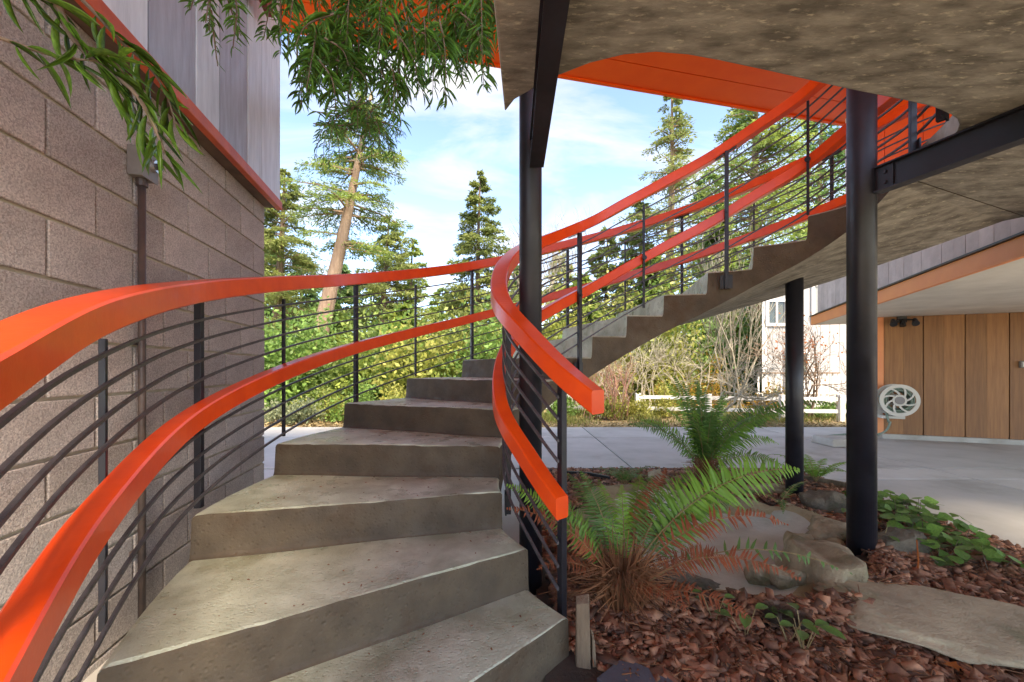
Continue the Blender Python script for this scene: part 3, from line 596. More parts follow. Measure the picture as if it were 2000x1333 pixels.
# ================================================================== PLANTS
SPR = (np.array([(0,0,0),(0.5,-0.5,0.05),(1,0,-0.12),(0.5,0.5,0.05)]), np.array([(0,1,2,3)]))
def conifer(label, base, top, r0, rad, nb, per, m, bark='bark_d', start=0.25, cat='tree', group=None, ls=0.22, droop=0.35, shape=1.0, name='conifer', gappy=0.0, lw=0.34):
    base, top = np.array(base, float), np.array(top, float); H = np.linalg.norm(top-base)
    t = empty(name, tuple(base), label, cat, group)
    hs = np.linspace(0, 1, 9); mid = np.array([base+(top-base)*h+np.array([0.015*H*math.sin(3*h+H), 0, 0])*h*(1-h)*4*0.5 for h in hs])
    MB().tube(mid, [max(0.02, r0*(1-0.88*h)) for h in hs], 9).build('trunk', bark, t, smooth=True)
    locs = []; dirs = []; scl = []; bm = MB()
    for i in range(nb):
        h = start+(1-start)*((i+RNG.uniform(0, 1))/nb)
        if gappy and math.sin(h*43+H*3)+RNG.uniform(-0.6, 0.6) < gappy-1: continue
        k = (h-start)/(1-start); prof = (1-k)**shape*(0.55+0.45*min(1, k*6+0.3)); Lb = rad*(prof+0.04)*RNG.uniform(0.6, 1.15)
        az = RNG.uniform(0, 2*PI); c = base+(top-base)*h; dirv = np.array([math.cos(az), math.sin(az), RNG.uniform(-0.15, 0.35)*(1 if k > 0.3 else 0.5)])
        if Lb > 0.8: bm.tube([c, c+dirv*Lb*0.5+np.array([0,0,-droop*Lb*0.12]), c+dirv*Lb*0.95+np.array([0,0,-droop*Lb*0.42])], [max(0.012, r0*0.13), max(0.01, r0*0.08), 0.006], 4, cap=False)
        npp = int(per*(0.35+Lb/rad)); u = RNG.uniform(0.12, 1, npp)**0.75
        p = c+dirv*Lb*u[:, None]; p[:, 2] -= droop*Lb*u**2*0.45
        side = np.array([-math.sin(az), math.cos(az), 0]); w = RNG.normal(0, 0.30, npp)*Lb*(0.25+0.6*u*(1.15-u))
        p += side*w[:, None]+RNG.normal(0, 0.05, (npp, 3))*Lb*0.5; p[:, 2] -= np.abs(w)*0.25
        d = dirv*0.7+side*np.sign(w)[:, None]*0.8+RNG.normal(0, 0.45, (npp, 3)); d[:, 2] -= droop*0.7
        locs.append(p); dirs.append(d); scl.append(RNG.uniform(0.55, 1.25, npp)*ls)
    if bm.v: bm.build('branches', bark, t)
    locs, dirs, scl = np.concatenate(locs), np.concatenate(dirs), np.concatenate(scl)
    up = np.array([0,0,1.0])+RNG.normal(0, 0.7, (len(locs), 3)); S = np.stack([scl, scl*lw, scl], 1)
    v, f = inst(*SPR, frames(dirs, up, S), locs)
    tag(obj('crown', v, f, m, t), kind=None); return t
def shrub(label, c, r, nleaf, m, ls=0.12, name='shrub', group=None, stems=6, hollow=0.55, cat='shrub', stem_m='twig_b'):
    c = np.array(c, float); r = np.array(r, float)
    t = empty(name, (c[0], c[1], 0), label, cat, group)
    k = max(5, int(nleaf/110)); cl = unit(k)*RNG.uniform(hollow, 1, (k, 1)); cl[:, 2] = np.abs(cl[:, 2])*RNG.uniform(0.35, 1.1, k); cl *= r
    idx = RNG.integers(0, k, nleaf); p = c+cl[idx]+RNG.normal(0, 0.17, (nleaf, 3))*r
    p[:, 2] = np.maximum(p[:, 2], 0.03)
    d = unit(nleaf)+cl[idx]/np.linalg.norm(r)*0.8; s = RNG.uniform(0.5, 1.3, nleaf)*ls
    v, f = inst(*LEAF_Q, frames(d, unit(nleaf), np.stack([s, s*0.55, s], 1)), p); obj('leaves', v, f, m, t)
    b = MB()
    for i in range(stems):
        q = c+cl[i % k]; b.tube([(c[0]+RNG.uniform(-.1,.1), c[1]+RNG.uniform(-.1,.1), -0.05), tuple((c*0.4+q*0.6)+np.array([0,0,0.0])), tuple(q)], [0.022, 0.014, 0.006], 4, cap=False)
    tag(b.build('stems', stem_m, t), kind='stuff'); return t
def bare(label, base, H, r0, m, levels=5, spread=0.55, name='bare_tree', group=None, stems=1, up=0.25, kids=3, cat='tree', seed=0, wig=0.18, first=0.35, lean=(0,0)):
    rr = np.random.default_rng(seed); t = empty(name, tuple(base), label, cat, group); b = MB(); tw = MB()
    def grow(p, d, L, r, lv):
        q = [p]; dd = d.copy()
        for i in range(3):
            dd = dd+rr.normal(0, wig, 3)+np.array([0,0,up*0.15]); dd /= np.linalg.norm(dd); q.append(q[-1]+dd*L/3)
        (b if lv >= levels-1 else tw).tube([tuple(z) for z in q], [max(0.004, r*(1-0.12*i)) for i in range(4)], 6 if lv >= levels-1 else 3, cap=False)
        if lv == 0: return
        for k in range(kids+(1 if lv < levels-1 else 0)):
            e = q[rr.integers(1, 4)] if k else q[3]; nd = dd+rr.normal(0, spread, 3); nd[2] += up*0.5; nd /= np.linalg.norm(nd)
            grow(e, nd, L*rr.uniform(0.6, 0.85), r*rr.uniform(0.45, 0.65), lv-1)
    for s in range(stems):
        d = np.array([rr.normal(0, 0.25*(stems > 1))+lean[0], rr.normal(0, 0.25*(stems > 1))+lean[1], 1.0])
        p0 = np.array(base, float)+np.array([rr.normal(0, .12*(stems > 1)), rr.normal(0, .12*(stems > 1)), 0]); grow(p0, d/np.linalg.norm(d), H*first, r0, levels)
    b.build('trunk', m, t, smooth=True); tag(tw.build('twigs', m, t), kind='stuff'); return t

# --- trees behind
def P(px, py, Y): return at(px, py, Y)
G0 = lambda px, Y: np.array([(px-1000)/FPX*Y, Y, -0.1])
conifer('tall redwood with a pale leaning trunk beyond the outer railing', G0(596, 16)+np.array([0,0,0]), P(726, 180, 16), 0.40, 2.7, 100, 240, 'fir_a', 'bark', start=0.50, ls=0.18, lw=0.22, shape=0.6, name='redwood_tree', gappy=0.45)
conifer('layered conifer at the end of the block wall', G0(538, 19), P(556, 335, 19), 0.32, 3.6, 140, 320, 'fir_c', 'bark', start=0.12, ls=0.19, lw=0.24, shape=0.75, group='conifers in the wood')
conifer('broad conifer with bare lower trunk right of the leaning redwood', G0(742, 22), P(760, 425, 22), 0.25, 3.0, 100, 170, 'fir_c', start=0.30, ls=0.20, shape=0.7, group='conifers in the wood')
conifer('shorter conifer sloping down towards the open sky', G0(800, 24), P(806, 468, 24), 0.22, 2.6, 80, 170, 'fir_a', start=0.25, ls=0.20, shape=0.8, group='conifers in the wood')
conifer('narrow pointed conifer standing against the open sky', G0(934, 16), P(938, 338, 16), 0.18, 2.3, 150, 260, 'fir_c', start=0.10, ls=0.15, shape=0.8, group='conifers in the wood')
conifer('tallest pale spire conifer above the inner handrail', G0(1305, 24), P(1312, 178, 24), 0.38, 4.6, 190, 150, 'fir_c', 'bark', start=0.18, ls=0.21, shape=0.8, group='conifers in the wood', gappy=0.2)
conifer('broad bright conifer reaching up under the orange roof', G0(1470, 19), P(1480, 150, 19), 0.38, 4.3, 190, 190, 'fir_a', 'bark', start=0.12, ls=0.20, shape=0.55, group='conifers in the wood')
conifer('conifer behind the upper flight beside the orange wall', G0(1600, 22), P(1605, 215, 22), 0.35, 4.2, 140, 100, 'fir_b', 'bark', start=0.1, ls=0.30, shape=0.6, group='conifers in the wood')
far = [(515,26,455,'fir_b','far dark conifer close behind the block wall corner'),(585,30,500,'fir_b','far dark conifer behind the leaning redwood foot'),(660,27,520,'fir_b','far conifer seen just right of the leaning trunk'),
       (725,32,560,'fir_a','far conifer low behind the middle outer posts'),(858,34,565,'fir_a','small far conifer below the open sky'),(905,30,555,'fir_c','small far conifer left of the pointed one'),(1000,30,520,'fir_b','far conifer behind the stairwell column'),
       (1090,28,500,'fir_c','far conifer right of the stairwell column'),(1180,28,450,'fir_c','far conifer left of the tall spire'),(1245,26,390,'fir_c','slim far conifer at the shoulder of the tall spire'),(1380,28,330,'fir_b','far conifer between the two tall ones'),(1440,22,560,'fir_b','dark conifer behind the bare alder stems'),
       (1130,20,540,'fir_a','bright young conifer behind the lower upper-flight bars'),(1265,19,500,'fir_a','bright young conifer behind the middle of the upper flight'),(1400,17,420,'fir_a','bright conifer behind the upper handrail'),(780,18,600,'fir_a','bright young conifer behind the middle rail'),(640,17,600,'fir_a','bright young conifer under the leaning trunk')]
for px, Y, ty, m, lab in far:
    conifer(lab, G0(px, Y), P(px+6, ty, Y), 0.22, Y*0.092, 90, 125, m, start=0.03, ls=0.38, shape=0.6, group='far conifers', gappy=0.0)
# --- hedge-high shrubs between the driveway and the wood
sh = [(545,12.5,1.5,3.2,'shrub_g','dense green shrub at the block wall corner'),(610,14,1.7,3.6,'shrub_g','green shrub under the leaning redwood'),(690,13,1.6,3.0,'fir_a','bright green shrub behind the middle post'),(760,13.5,1.5,3.1,'shrub_g','green shrub behind the short post'),
      (830,12.5,1.5,2.7,'shrub_y','yellow-green shrub behind the fifth step'),(900,13.5,1.7,3.2,'shrub_y','yellow-green shrub above the highest visible tread'),(975,12.5,1.6,3.0,'shrub_g','green shrub behind the inner handrail curl'),(1060,13.5,1.7,3.6,'shrub_y','loose yellow-green shrub right of the stairwell column'),
      (1140,14,1.8,4.2,'shrub_y','pale shrub behind the lower upper-flight steps'),(1215,15,2.0,4.8,'shrub_y','pale shrub behind the middle bars of the upper flight'),(1290,14.5,1.8,4.8,'shrub_y','green shrub behind the bare thicket'),(1370,15,2.0,5.0,'shrub_g','dark evergreen shrub behind the bare tree'),(1455,14.5,1.6,3.2,'fir_b','dark evergreen shrub beside the pale house')]
for px, Y, rx, h, m, lab in sh: shrub(lab, (*G0(px, Y)[:2], 0.2), (rx, 1.1, h), 4600, m, 0.17, group='shrubs at the wood edge', hollow=0.25)
lo = [(545,9.2,0.55,0.55,'shrub_s','sage-grey bush by the block wall corner'),(590,9.0,0.5,0.42,'shrub_s','small sage-grey bush beside the timber box'),(640,9.6,0.7,0.75,'shrub_y','golden low bush behind the timber box'),(700,9.6,0.7,0.9,'shrub_g','low green bush behind the full outer post'),(770,9.7,0.6,0.75,'shrub_y','low straw-coloured bush left of the stair'),
      (1100,10.2,0.5,0.6,'shrub_g','low green bush at the foot of the upper flight'),(1190,9.9,0.6,0.55,'shrub_y','low yellow-green bush below the handrail end'),(1235,9.8,0.55,0.6,'shrub_y','low yellow-green bush left of the bare tree'),(1300,10.4,0.55,0.8,'shrub_y','leafy yellowing bush behind the fence end'),(1330,12.0,0.9,1.5,'shrub_o','golden autumn bush behind the bare tree'),(1395,12.3,0.9,1.9,'shrub_o','tall golden autumn bush behind the fence'),
      (1500,10.2,0.36,1.0,'shrub_o','upright golden bush by the fence post'),(1525,10.5,0.42,0.8,'shrub_y','yellow bush beside the second fence post'),(1640,10.3,0.5,0.35,'shrub_g','low green plant behind the fence by the house'),(1590,10.3,0.5,0.3,'shrub_g','low green plant at the foot of the pale house')]
for px, Y, rx, h, m, lab in lo: shrub(lab, (*G0(px, Y)[:2], 0.05), (rx, 0.45, h), 1500, m, 0.075, group='low bushes along the verge', hollow=0.3)
# --- bare trees and thickets
bare('small bare fruit tree with grey spreading branches by the fence', (4.52, 9.0, -0.05), 2.0, 0.06, 'twig', 5, 0.62, seed=5, kids=3, first=0.36, up=0.12)
bare('pale multi-stemmed bare alder behind the fruit tree', (6.2, 11.6, -0.05), 4.2, 0.032, 'twig', 4, 0.38, seed=9, stems=4, kids=3, up=0.8, first=0.42, wig=0.08)
bare('leafless tree beside the narrow pointed conifer', (0.15, 17.5, -0.05), 8.4, 0.12, 'twig', 5, 0.5, seed=13, kids=3, up=0.5, first=0.34)
for i, (px, Y, H, sd, lab) in enumerate([(1130,11.0,2.2,31,'tangled bare thicket under the lower flight'),(1210,11.0,2.3,32,'tangled bare thicket left of the bushes'),(1270,11.5,2.6,33,'tall tangled bare thicket behind the handrail end'),(1345,11.3,2.4,34,'tangled bare thicket behind the fruit tree')]):
    bare(lab, (*G0(px, Y)[:2], -0.05), H, 0.022, 'twig', 4, 0.5, name='bare_shrub', stems=7, kids=2, up=0.35, seed=sd, cat='shrub', group='bare thickets', first=0.36)
for px, Y, sd, lab in ((1205,9.9,41,'clump of upright reddish stems under the stair'),(1160,10.1,42,'clump of reddish stems at the foot of the upper flight')):
    bare(lab, (*G0(px, Y)[:2], -0.05), 1.25, 0.010, 'twig_r', 2, 0.22, name='bare_shrub', stems=26, kids=2, up=0.6, seed=sd, cat='shrub', group='reddish stems', first=0.55)
ob = bare('bare shrub with orange leaves in front of the pale house', (7.05, 9.9, -0.05), 2.2, 0.03, 'twig_b', 4, 0.5, name='bare_shrub', stems=4, kids=3, seed=51, cat='shrub', first=0.42, up=0.3)
p = np.array([7.0,9.9,1.75])+RNG.normal(0, 1, (220, 3))*np.array([.35,.25,.28]); s = RNG.uniform(.04,.08,220)
v, f = inst(*LEAF_Q, frames(unit(220), unit(220), np.stack([s, s*.6, s], 1)), p); obj('leaves', v, f, 'leaf_o', ob)
# verge: leaf litter and grass
n = 5200; p = np.stack([RNG.uniform(-6, 9.5, n), 8.15+RNG.gamma(1.6, 0.55, n), np.full(n, -0.045)], 1); p[:, 2] += RNG.uniform(0, 0.05, n); s = RNG.uniform(.04,.11,n)
v, f = inst(*LEAF_Q, frames(unit(n)*np.array([1,1,.25]), np.array([[0,0,1.]])+RNG.normal(0,.35,(n,3)), np.stack([s, s*.6, s], 1)), p)
tag(obj('leaf_litter', v, f, 'litter'), 'dry yellow leaf litter on the verge beyond the driveway', 'leaf litter', kind='stuff')
n = 9000; k = RNG.integers(0, 60, n); cx = RNG.uniform(-5.5, 9.5, 60); cy = RNG.uniform(8.7, 11.5, 60)
p = np.stack([cx[k]+RNG.normal(0,.28,n), cy[k]+RNG.normal(0,.2,n), np.full(n,-.06)], 1); d = RNG.normal(0,.4,(n,3)); d[:, 2] = 1; s = RNG.uniform(.08,.24,n)
v, f = inst(*LEAF_Q, frames(d, unit(n), np.stack([s, np.full(n,.018), s*.4], 1)), p)
tag(obj('grass', v, f, 'grass'), 'rough grass tufts along the verge', 'grass', kind='stuff')

# ------------------------------------------------------------------ overhanging strap-leaved branches
LV, LF = lens(5, 0.22, 0.25)
leaf_me = [mesh('leaf', *lens(6, b, 0.25), smooth=True) for b in (0.08, 0.22, 0.38)]
for me in leaf_me: me.materials.append(M['pod_near'])
near = empty('overhanging_branch', tuple(at(120, -60, 1.0)), 'near branch of long strap leaves hanging before the block wall', 'branch')
def twig_path(pts, Y0, Y1): return np.array([at(x, y, Y0+(Y1-Y0)*i/(len(pts)-1)) for i, (x, y) in enumerate(pts)])
tw = [([(90,-60),(112,10),(150,85),(205,135),(262,180),(300,245),(322,300)],1.0,1.08,0.010,30,0.105),([(-40,60),(30,85),(100,108),(170,118),(232,122)],.95,1.05,0.005,13,0.10),
      ([(130,-30),(185,25),(240,85),(290,130),(325,185),(345,250)],1.05,1.15,0.006,26,0.10),([(150,85),(200,105),(245,150),(262,215),(282,290)],1.02,1.1,0.004,14,0.09),([(-20,-60),(20,-30),(60,-12),(100,5)],.95,1.0,0.005,9,0.09)]
for pts, a, b_, r, nl, LL in tw:
    Pp = twig_path(pts, a, b_); t_ = np.linspace(0, len(pts)-1.001, 24); C = cr_eval(Pp, t_)
    MB().tube([tuple(q) for q in C], list(np.linspace(r, r*0.3, 24)), 6).build('stem', 'twig_b', near)
    for i in range(nl):
        u = (0.18+0.82*i/(nl-1))*(len(pts)-1.001); c = cr_eval(Pp, np.array([u]))[0]; tg = cr_eval(Pp, np.array([min(u+.2, len(pts)-1.001)]))[0]-c+1e-5; tg /= np.linalg.norm(tg)
        sd = np.array([tg[2], 0, -tg[0]])*(1 if i % 2 else -1); sd /= np.linalg.norm(sd)+1e-6
        d = tg*0.75+sd*random.uniform(.45,.9)+np.array([random.gauss(0,.15), random.gauss(0,.35), -0.55-random.random()*0.3]); d /= np.linalg.norm(d)
        L = LL*random.uniform(.75,1.35); up = np.array([random.gauss(0,.5), -0.6+random.gauss(0,.4), 0.8])
        m3 = frames(d[None], up[None], np.array([[L, L*0.078, L]]))[0]
        o = obj('leaf', leaf_me[i % 3], None, None, None); o.matrix_world = Matrix(((*m3[0], c[0]), (*m3[1], c[1]), (*m3[2], c[2]), (0,0,0,1)))
        o.parent = near; o.matrix_parent_inverse = Matrix.Translation(-Vector(near.location))
def hanging(label, starts, Y0, Y1, LL, dens, seed, name='overhanging_branch'):
    rr = np.random.default_rng(seed); c0 = at(starts[0][0], -80, Y0); t = empty(name, tuple(c0), label, 'branch'); st = MB(); locs=[]; dirs=[]; scl=[]
    for (x0, y0, x1, y1) in starts:
        Y = rr.uniform(Y0, Y1); A = at(x0, y0, Y); B = at(x1, y1, Y+rr.normal(0, .1)); mid = A*0.5+B*0.5+np.array([(B-A)[0]*0.22, 0, 0.10*np.linalg.norm(B-A)])
        Pp = np.array([A, mid, B]); tt = np.linspace(0, 1.999, 14); C = cr_eval(Pp, tt); st.tube([tuple(q) for q in C], list(np.linspace(.005,.0015,14)), 4, cap=False)
        Lt = np.linalg.norm(B-A); nl = int(Lt*dens); u = np.sort(rr.uniform(0.05, 1.99, nl)); c = cr_eval(Pp, u); tg = cr_eval(Pp, np.minimum(u+.1, 1.999))-cr_eval(Pp, np.maximum(u-.1, 0)); tg /= np.linalg.norm(tg, axis=1, keepdims=True)
        az = rr.uniform(0, 2*PI, nl); sd = np.stack([np.cos(az), np.sin(az), np.zeros(nl)], 1)
        d = tg*0.62+sd*0.95+rr.normal(0,.15,(nl,3)); d[:, 2] -= 0.18
        locs.append(c); dirs.append(d); scl.append(LL*rr.uniform(.55,1.15,nl)*(1-0.35*(u/2)))
    tag(st.build('twigs', 'twig_b', t), kind='stuff'); locs, dirs, scl = map(np.concatenate, (locs, dirs, scl))
    up = RNG.normal(0,.6,(len(locs),3))+np.array([0,-.5,.8]); v, f = inst(LV, LF, frames(dirs, up, np.stack([scl, scl*.066, scl], 1)), locs)
    tag(obj('leaves', v, f, 'pod', t, smooth=True), kind='stuff'); return t
rr = np.random.default_rng(4); S = []
for i in range(30): x = rr.uniform(545, 960); S.append((x, rr.uniform(-90, -30), x+rr.normal(0, 40), rr.uniform(40, 115)))
for i in range(22): x = rr.uniform(640, 960); S.append((x, rr.uniform(-10, 40), x+rr.normal(10, 30), rr.uniform(90, 140)))
for i in range(22): x = rr.uniform(560, 860); S.append((x, rr.uniform(10, 80), x+rr.normal(10, 30), rr.uniform(130, 190)))
for i in range(11): x = rr.uniform(575, 690); S.append((x, rr.uniform(60, 120), x+rr.normal(0, 25), rr.uniform(170, 235)))
for i in range(7): x = rr.uniform(690, 800); S.append((x, rr.uniform(90, 140), x+rr.normal(25, 20), rr.uniform(190, 245)))
S += [(830,60,872,205),(850,60,845,190),(930,60,945,175),(580,90,590,205),(880,30,905,150)]
hanging('dense weeping clump of strap leaves hanging under the orange roof', S, 1.75, 2.35, 0.115, 120, 21)
S = [(376,-40,372,20),(400,-40,408,60),(412,20,425,130),(430,-30,455,95),(440,-40,470,70),(395,-60,402,45)]
hanging('two small sprigs of strap leaves before the pale siding', S, 1.5, 1.6, 0.075, 110, 22)
S = [(rr.uniform(610,760), rr.uniform(190,250), rr.uniform(600,790), rr.uniform(250,345)) for i in range(34)]
hanging('lower spray of finer leaves in front of the leaning redwood top', S, 3.6, 4.4, 0.11, 75, 23)

# ------------------------------------------------------------------ planting bed: rocks, basin, ferns, mulch
def rock(name, label, c, r, m, seed, flat=0.0, group=None, rot=0.0, cat='rock', sub=4):
    import bmesh
    rr = np.random.default_rng(seed); bm = bmesh.new(); bmesh.ops.create_icosphere(bm, subdivisions=sub, radius=1.0)
    v = np.array([q.co[:] for q in bm.verts]); f = np.array([[q.index for q in p.verts] for p in bm.faces]); bm.free()
    for _ in range(16):                                   # chipped planes
        nrm = rr.normal(size=3); nrm /= np.linalg.norm(nrm); d = v@nrm; lim = rr.uniform(0.5, 0.8); v -= np.outer(np.maximum(d-lim, 0)*0.92, nrm)
    for s, a in ((2.2,.12),(5,.07),(10,.045),(18,.03)):
        ph = rr.uniform(0, 6, (3, 3)); k = rr.normal(0, s, (3, 3)); dis = np.zeros(len(v))
        for i in range(3): dis += np.sin(v@k[i]+ph[i, 0])
        v *= (1+a*dis/1.7)[:, None]
    if flat: v[:, 2] = np.where(v[:, 2] > flat, flat+(v[:, 2]-flat)*0.15, v[:, 2])
    v *= np.array(r); ca, sa = math.cos(rot), math.sin(rot); v[:, :2] = v[:, :2]@np.array([[ca, sa], [-sa, ca]])
    o = obj(name, v, f, m, smooth=True); o.location = c; return tag(o, label, cat, group)
# stone basin: a shallow pale dish with a raised rough rim
nb_, nr = 72, 22; v = []; 
for j in range(nr):
    e = j/(nr-1)*1.22
    for i in range(nb_):
        a = 2*PI*i/nb_; ir = 1+0.07*math.sin(3*a+1)+0.04*math.sin(7*a); x = BC[0]+BR[0]*e*math.cos(a)*ir; y = BC[1]+BR[1]*e*math.sin(a)*ir
        wall_ = np.clip((e-0.55)/0.5, 0, 1); wall_ = wall_*wall_*(3-2*wall_); far_ = 0.5+0.5*math.sin(a)
        z = -0.035+(0.045+0.13*far_)*wall_*(0.9+0.15*math.sin(4*a+0.6)+0.08*math.sin(9*a))-0.55*max(0, e-1.08)+0.03*hnoise(np.array(x), np.array(y), 16, 8)*wall_+0.008*hnoise(np.array(x), np.array(y), 24, 9)
        v.append((x, y, float(z)))
f = [(j*nb_+i, j*nb_+(i+1)%nb_, (j+1)*nb_+(i+1)%nb_, (j+1)*nb_+i) for j in range(nr-1) for i in range(nb_)]
bs_ = obj('stone_basin', v, f, 'basin', smooth=True); bs_.data.materials.append(M['basin_wall'])
for p_ in bs_.data.polygons:
    if p_.index // nb_ >= 14+2*math.sin(p_.index*0.35): p_.material_index = 1
tag(bs_, 'shallow pale cement basin with a rough rim among the ferns', 'basin')
rk = [(1590,1115,2.30,(.44,.22,.16),'rock',1,'big craggy tan rock on the near rim of the basin'),(1560,1060,2.66,(.13,.12,.08),'rock',2,'tan rock on the inner right rim of the basin'),(1618,1050,2.75,(.13,.22,.12),'rock',3,'long tan rock lying along the right rim of the basin'),(1478,1140,2.25,(.10,.07,.09),'rock',4,'small upright tan rock at the near rim'),
      (1530,1160,2.18,(.12,.08,.08),'rock',5,'rounded tan rock below the craggy one'),(1668,1140,2.20,(.10,.09,.09),'rock',6,'small tan rock beside the flagstone'),(1350,1175,2.15,(.22,.07,.06),'rock_d',7,'dark rock at the near edge of the basin behind the fern'),(1230,1140,2.35,(.16,.09,.08),'rock_d',8,'dark rock at the left of the basin behind fern stalks'),
      (1598,990,3.25,(.18,.15,.16),'rock_d',9,'blocky dark brown rock beside the shorter column'),(1765,1075,2.52,(.20,.14,.13),'rock_d',10,'dark flat-topped rock behind the thick column'),(1285,935,4.15,(.22,.15,.13),'rock',11,'tan rock behind the red fern frond'),(1480,965,3.72,(.30,.12,.10),'rock',12,'long tan rock on the far rim of the basin'),(1380,960,3.75,(.26,.12,.09),'rock_d',13,'dark rock on the far rim below the rear fern'),(1560,1010,3.15,(.13,.12,.09),'rock',14,'tan rock on the far right rim of the basin')]
for px, py, Y, r, m, sd, lab in rk:
    g = at(px, py, Y); z = max(g[2], 0.03); rock('rock', lab, (g[0], Y, z), r, m, sd, group='rocks around the basin', rot=sd*1.3)
rock('flagstone', 'large flat weathered stone slab lying in the bark mulch', (1.96, 1.75, 0.060), (0.82, 0.36, 0.10), 'flag', 21, flat=0.30, rot=-0.72, cat='stone', sub=5)
rock('flagstone', 'corner of a second flat stone at the picture edge', (2.42, 1.33, 0.04), (0.22, 0.20, 0.08), 'flag', 22, flat=0.30, rot=-0.3, cat='stone')
rock('stepping_stone', 'low concrete stone at the foot of the bottom step', (0.20, 1.36, 0.0), (0.20, 0.12, 0.04), 'flag', 23, flat=0.4, cat='stone')
sl_ = MB().add([(0.30,1.46,.05),(0.40,1.30,.05),(0.55,1.33,.055),(0.60,1.42,.06),(0.42,1.56,.055),(0.30,1.46,.035),(0.40,1.30,.035),(0.55,1.33,.04),(0.60,1.42,.045),(0.42,1.56,.04)], [(0,1,2,3,4),(9,8,7,6,5)]+[(i,i+5,(i+1)%5+5,(i+1)%5) for i in range(5)])
tag(sl_.build('slate', 'slate', bevel=0.004), 'blue-grey piece of slate on the mulch beside the step', 'slate')
sk = empty('wooden_stake', (0.25, 1.60, 0), 'split weathered wooden stake beside the bottom step', 'stake')
MB().hexa([(.240,1.545,-.05),(.296,1.535,-.05),(.302,1.585,-.05),(.243,1.59,-.05),(.243,1.55,.255),(.290,1.54,.268),(.296,1.58,.285),(.246,1.587,.272)]).build('stake', 'oldwood', sk, bevel=0.004)
MB().hexa([(.304,1.545,-.05),(.323,1.55,-.05),(.321,1.59,-.05),(.305,1.585,-.05),(.302,1.546,.13),(.313,1.55,.12),(.312,1.58,.135),(.302,1.58,.15)]).build('splinter', 'oldwood', sk)
def edging(pts, label):
    b = MB()
    for (x0, y0), (x1, y1) in zip(pts[:-1], pts[1:]):
        d = np.array([x1-x0, y1-y0]); L = np.linalg.norm(d); d /= L; b.obox((x0,y0), d, np.array([d[1],-d[0]]), 0, L, -0.012, 0.012, -0.03, 0.075)
    tag(b.build('edging_strip', 'lamp_black' if 'black' in label else 'oldwood'), label, 'edging')
edging([(.55,4.35),(.80,4.28),(.98,4.12)], 'black curved edging strip in the mulch near the driveway')
edging([(2.95,4.15),(3.10,4.0),(3.25,3.75)], 'brown timber edging behind the thick column')
# bark mulch
def on_bed(n, x0, x1, y0, y1):
    p = np.stack([RNG.uniform(x0, x1, n), RNG.uniform(y0, y1, n)], 1); e = np.sqrt(((p[:,0]-BC[0])/BR[0])**2+((p[:,1]-BC[1])/BR[1])**2)
    inn = cr_eval(IN, np.linspace(0.3, 6, 60)); dm = np.min(np.linalg.norm(p[:, None]-inn[None], axis=2), axis=1)
    lx = np.interp(p[:,1], inn[:, 1], inn[:, 0]); k = (e > 1.12) & (p[:, 0] > lx+0.03)
    q = p-np.array([1.96, 1.75]); ca, sa = math.cos(-0.72), math.sin(-0.72); qa = q[:,0]*ca+q[:,1]*sa; qb = -q[:,0]*sa+q[:,1]*ca
    return p[k & ((qa/0.45)**2+(qb/0.16)**2 > 1)]
cb = np.array([(-.5,-.5,-.5),(.45,-.4,-.5),(.5,.5,-.35),(-.4,.45,-.5),(-.45,-.4,.35),(.4,-.5,.5),(.35,.4,.45),(-.5,.35,.5)]); cf = np.array(BOXF)
p = np.concatenate([on_bed(17000, 0.2, 3.2, 0.95, 2.6), on_bed(11000, 0.15, 3.2, 2.4, 4.68)]); n = len(p); s = RNG.gamma(3.5, 0.0085, n)+0.012
z = bed_h(p[:,0], p[:,1])+RNG.uniform(0, 0.022, n)
d = np.stack([np.cos(a_ := RNG.uniform(0, 2*PI, n)), np.sin(a_), RNG.normal(0,.35,n)], 1)
v, f = inst(cb, cf, frames(d, np.array([[0,0,1.]])+RNG.normal(0,.45,(n,3)), np.stack([s*1.25, s*RNG.uniform(.3,.65,n), s*RNG.uniform(.14,.35,n)], 1)), np.stack([p[:,0], p[:,1], z], 1))
tag(obj('bark_mulch', v, f, 'chip'), 'reddish-brown bark chip mulch covering the planting bed', 'mulch', kind='stuff')
p = on_bed(500, 0.2, 3.1, 1.0, 4.6); n = len(p); d = unit(n); d[:, 2] *= 0.12; s = RNG.uniform(.08,.22,n)
v, f = inst(cb, cf, frames(d, np.array([[0,0,1.]])+RNG.normal(0,.1,(n,3)), np.stack([s, np.full(n,.0035), np.full(n,.0035)], 1)), np.stack([p[:,0], p[:,1], bed_h(p[:,0], p[:,1])+.03], 1))
tag(obj('twig_litter', v, f, 'stalk'), 'thin dry twigs scattered over the bark mulch', 'twigs', kind='stuff')
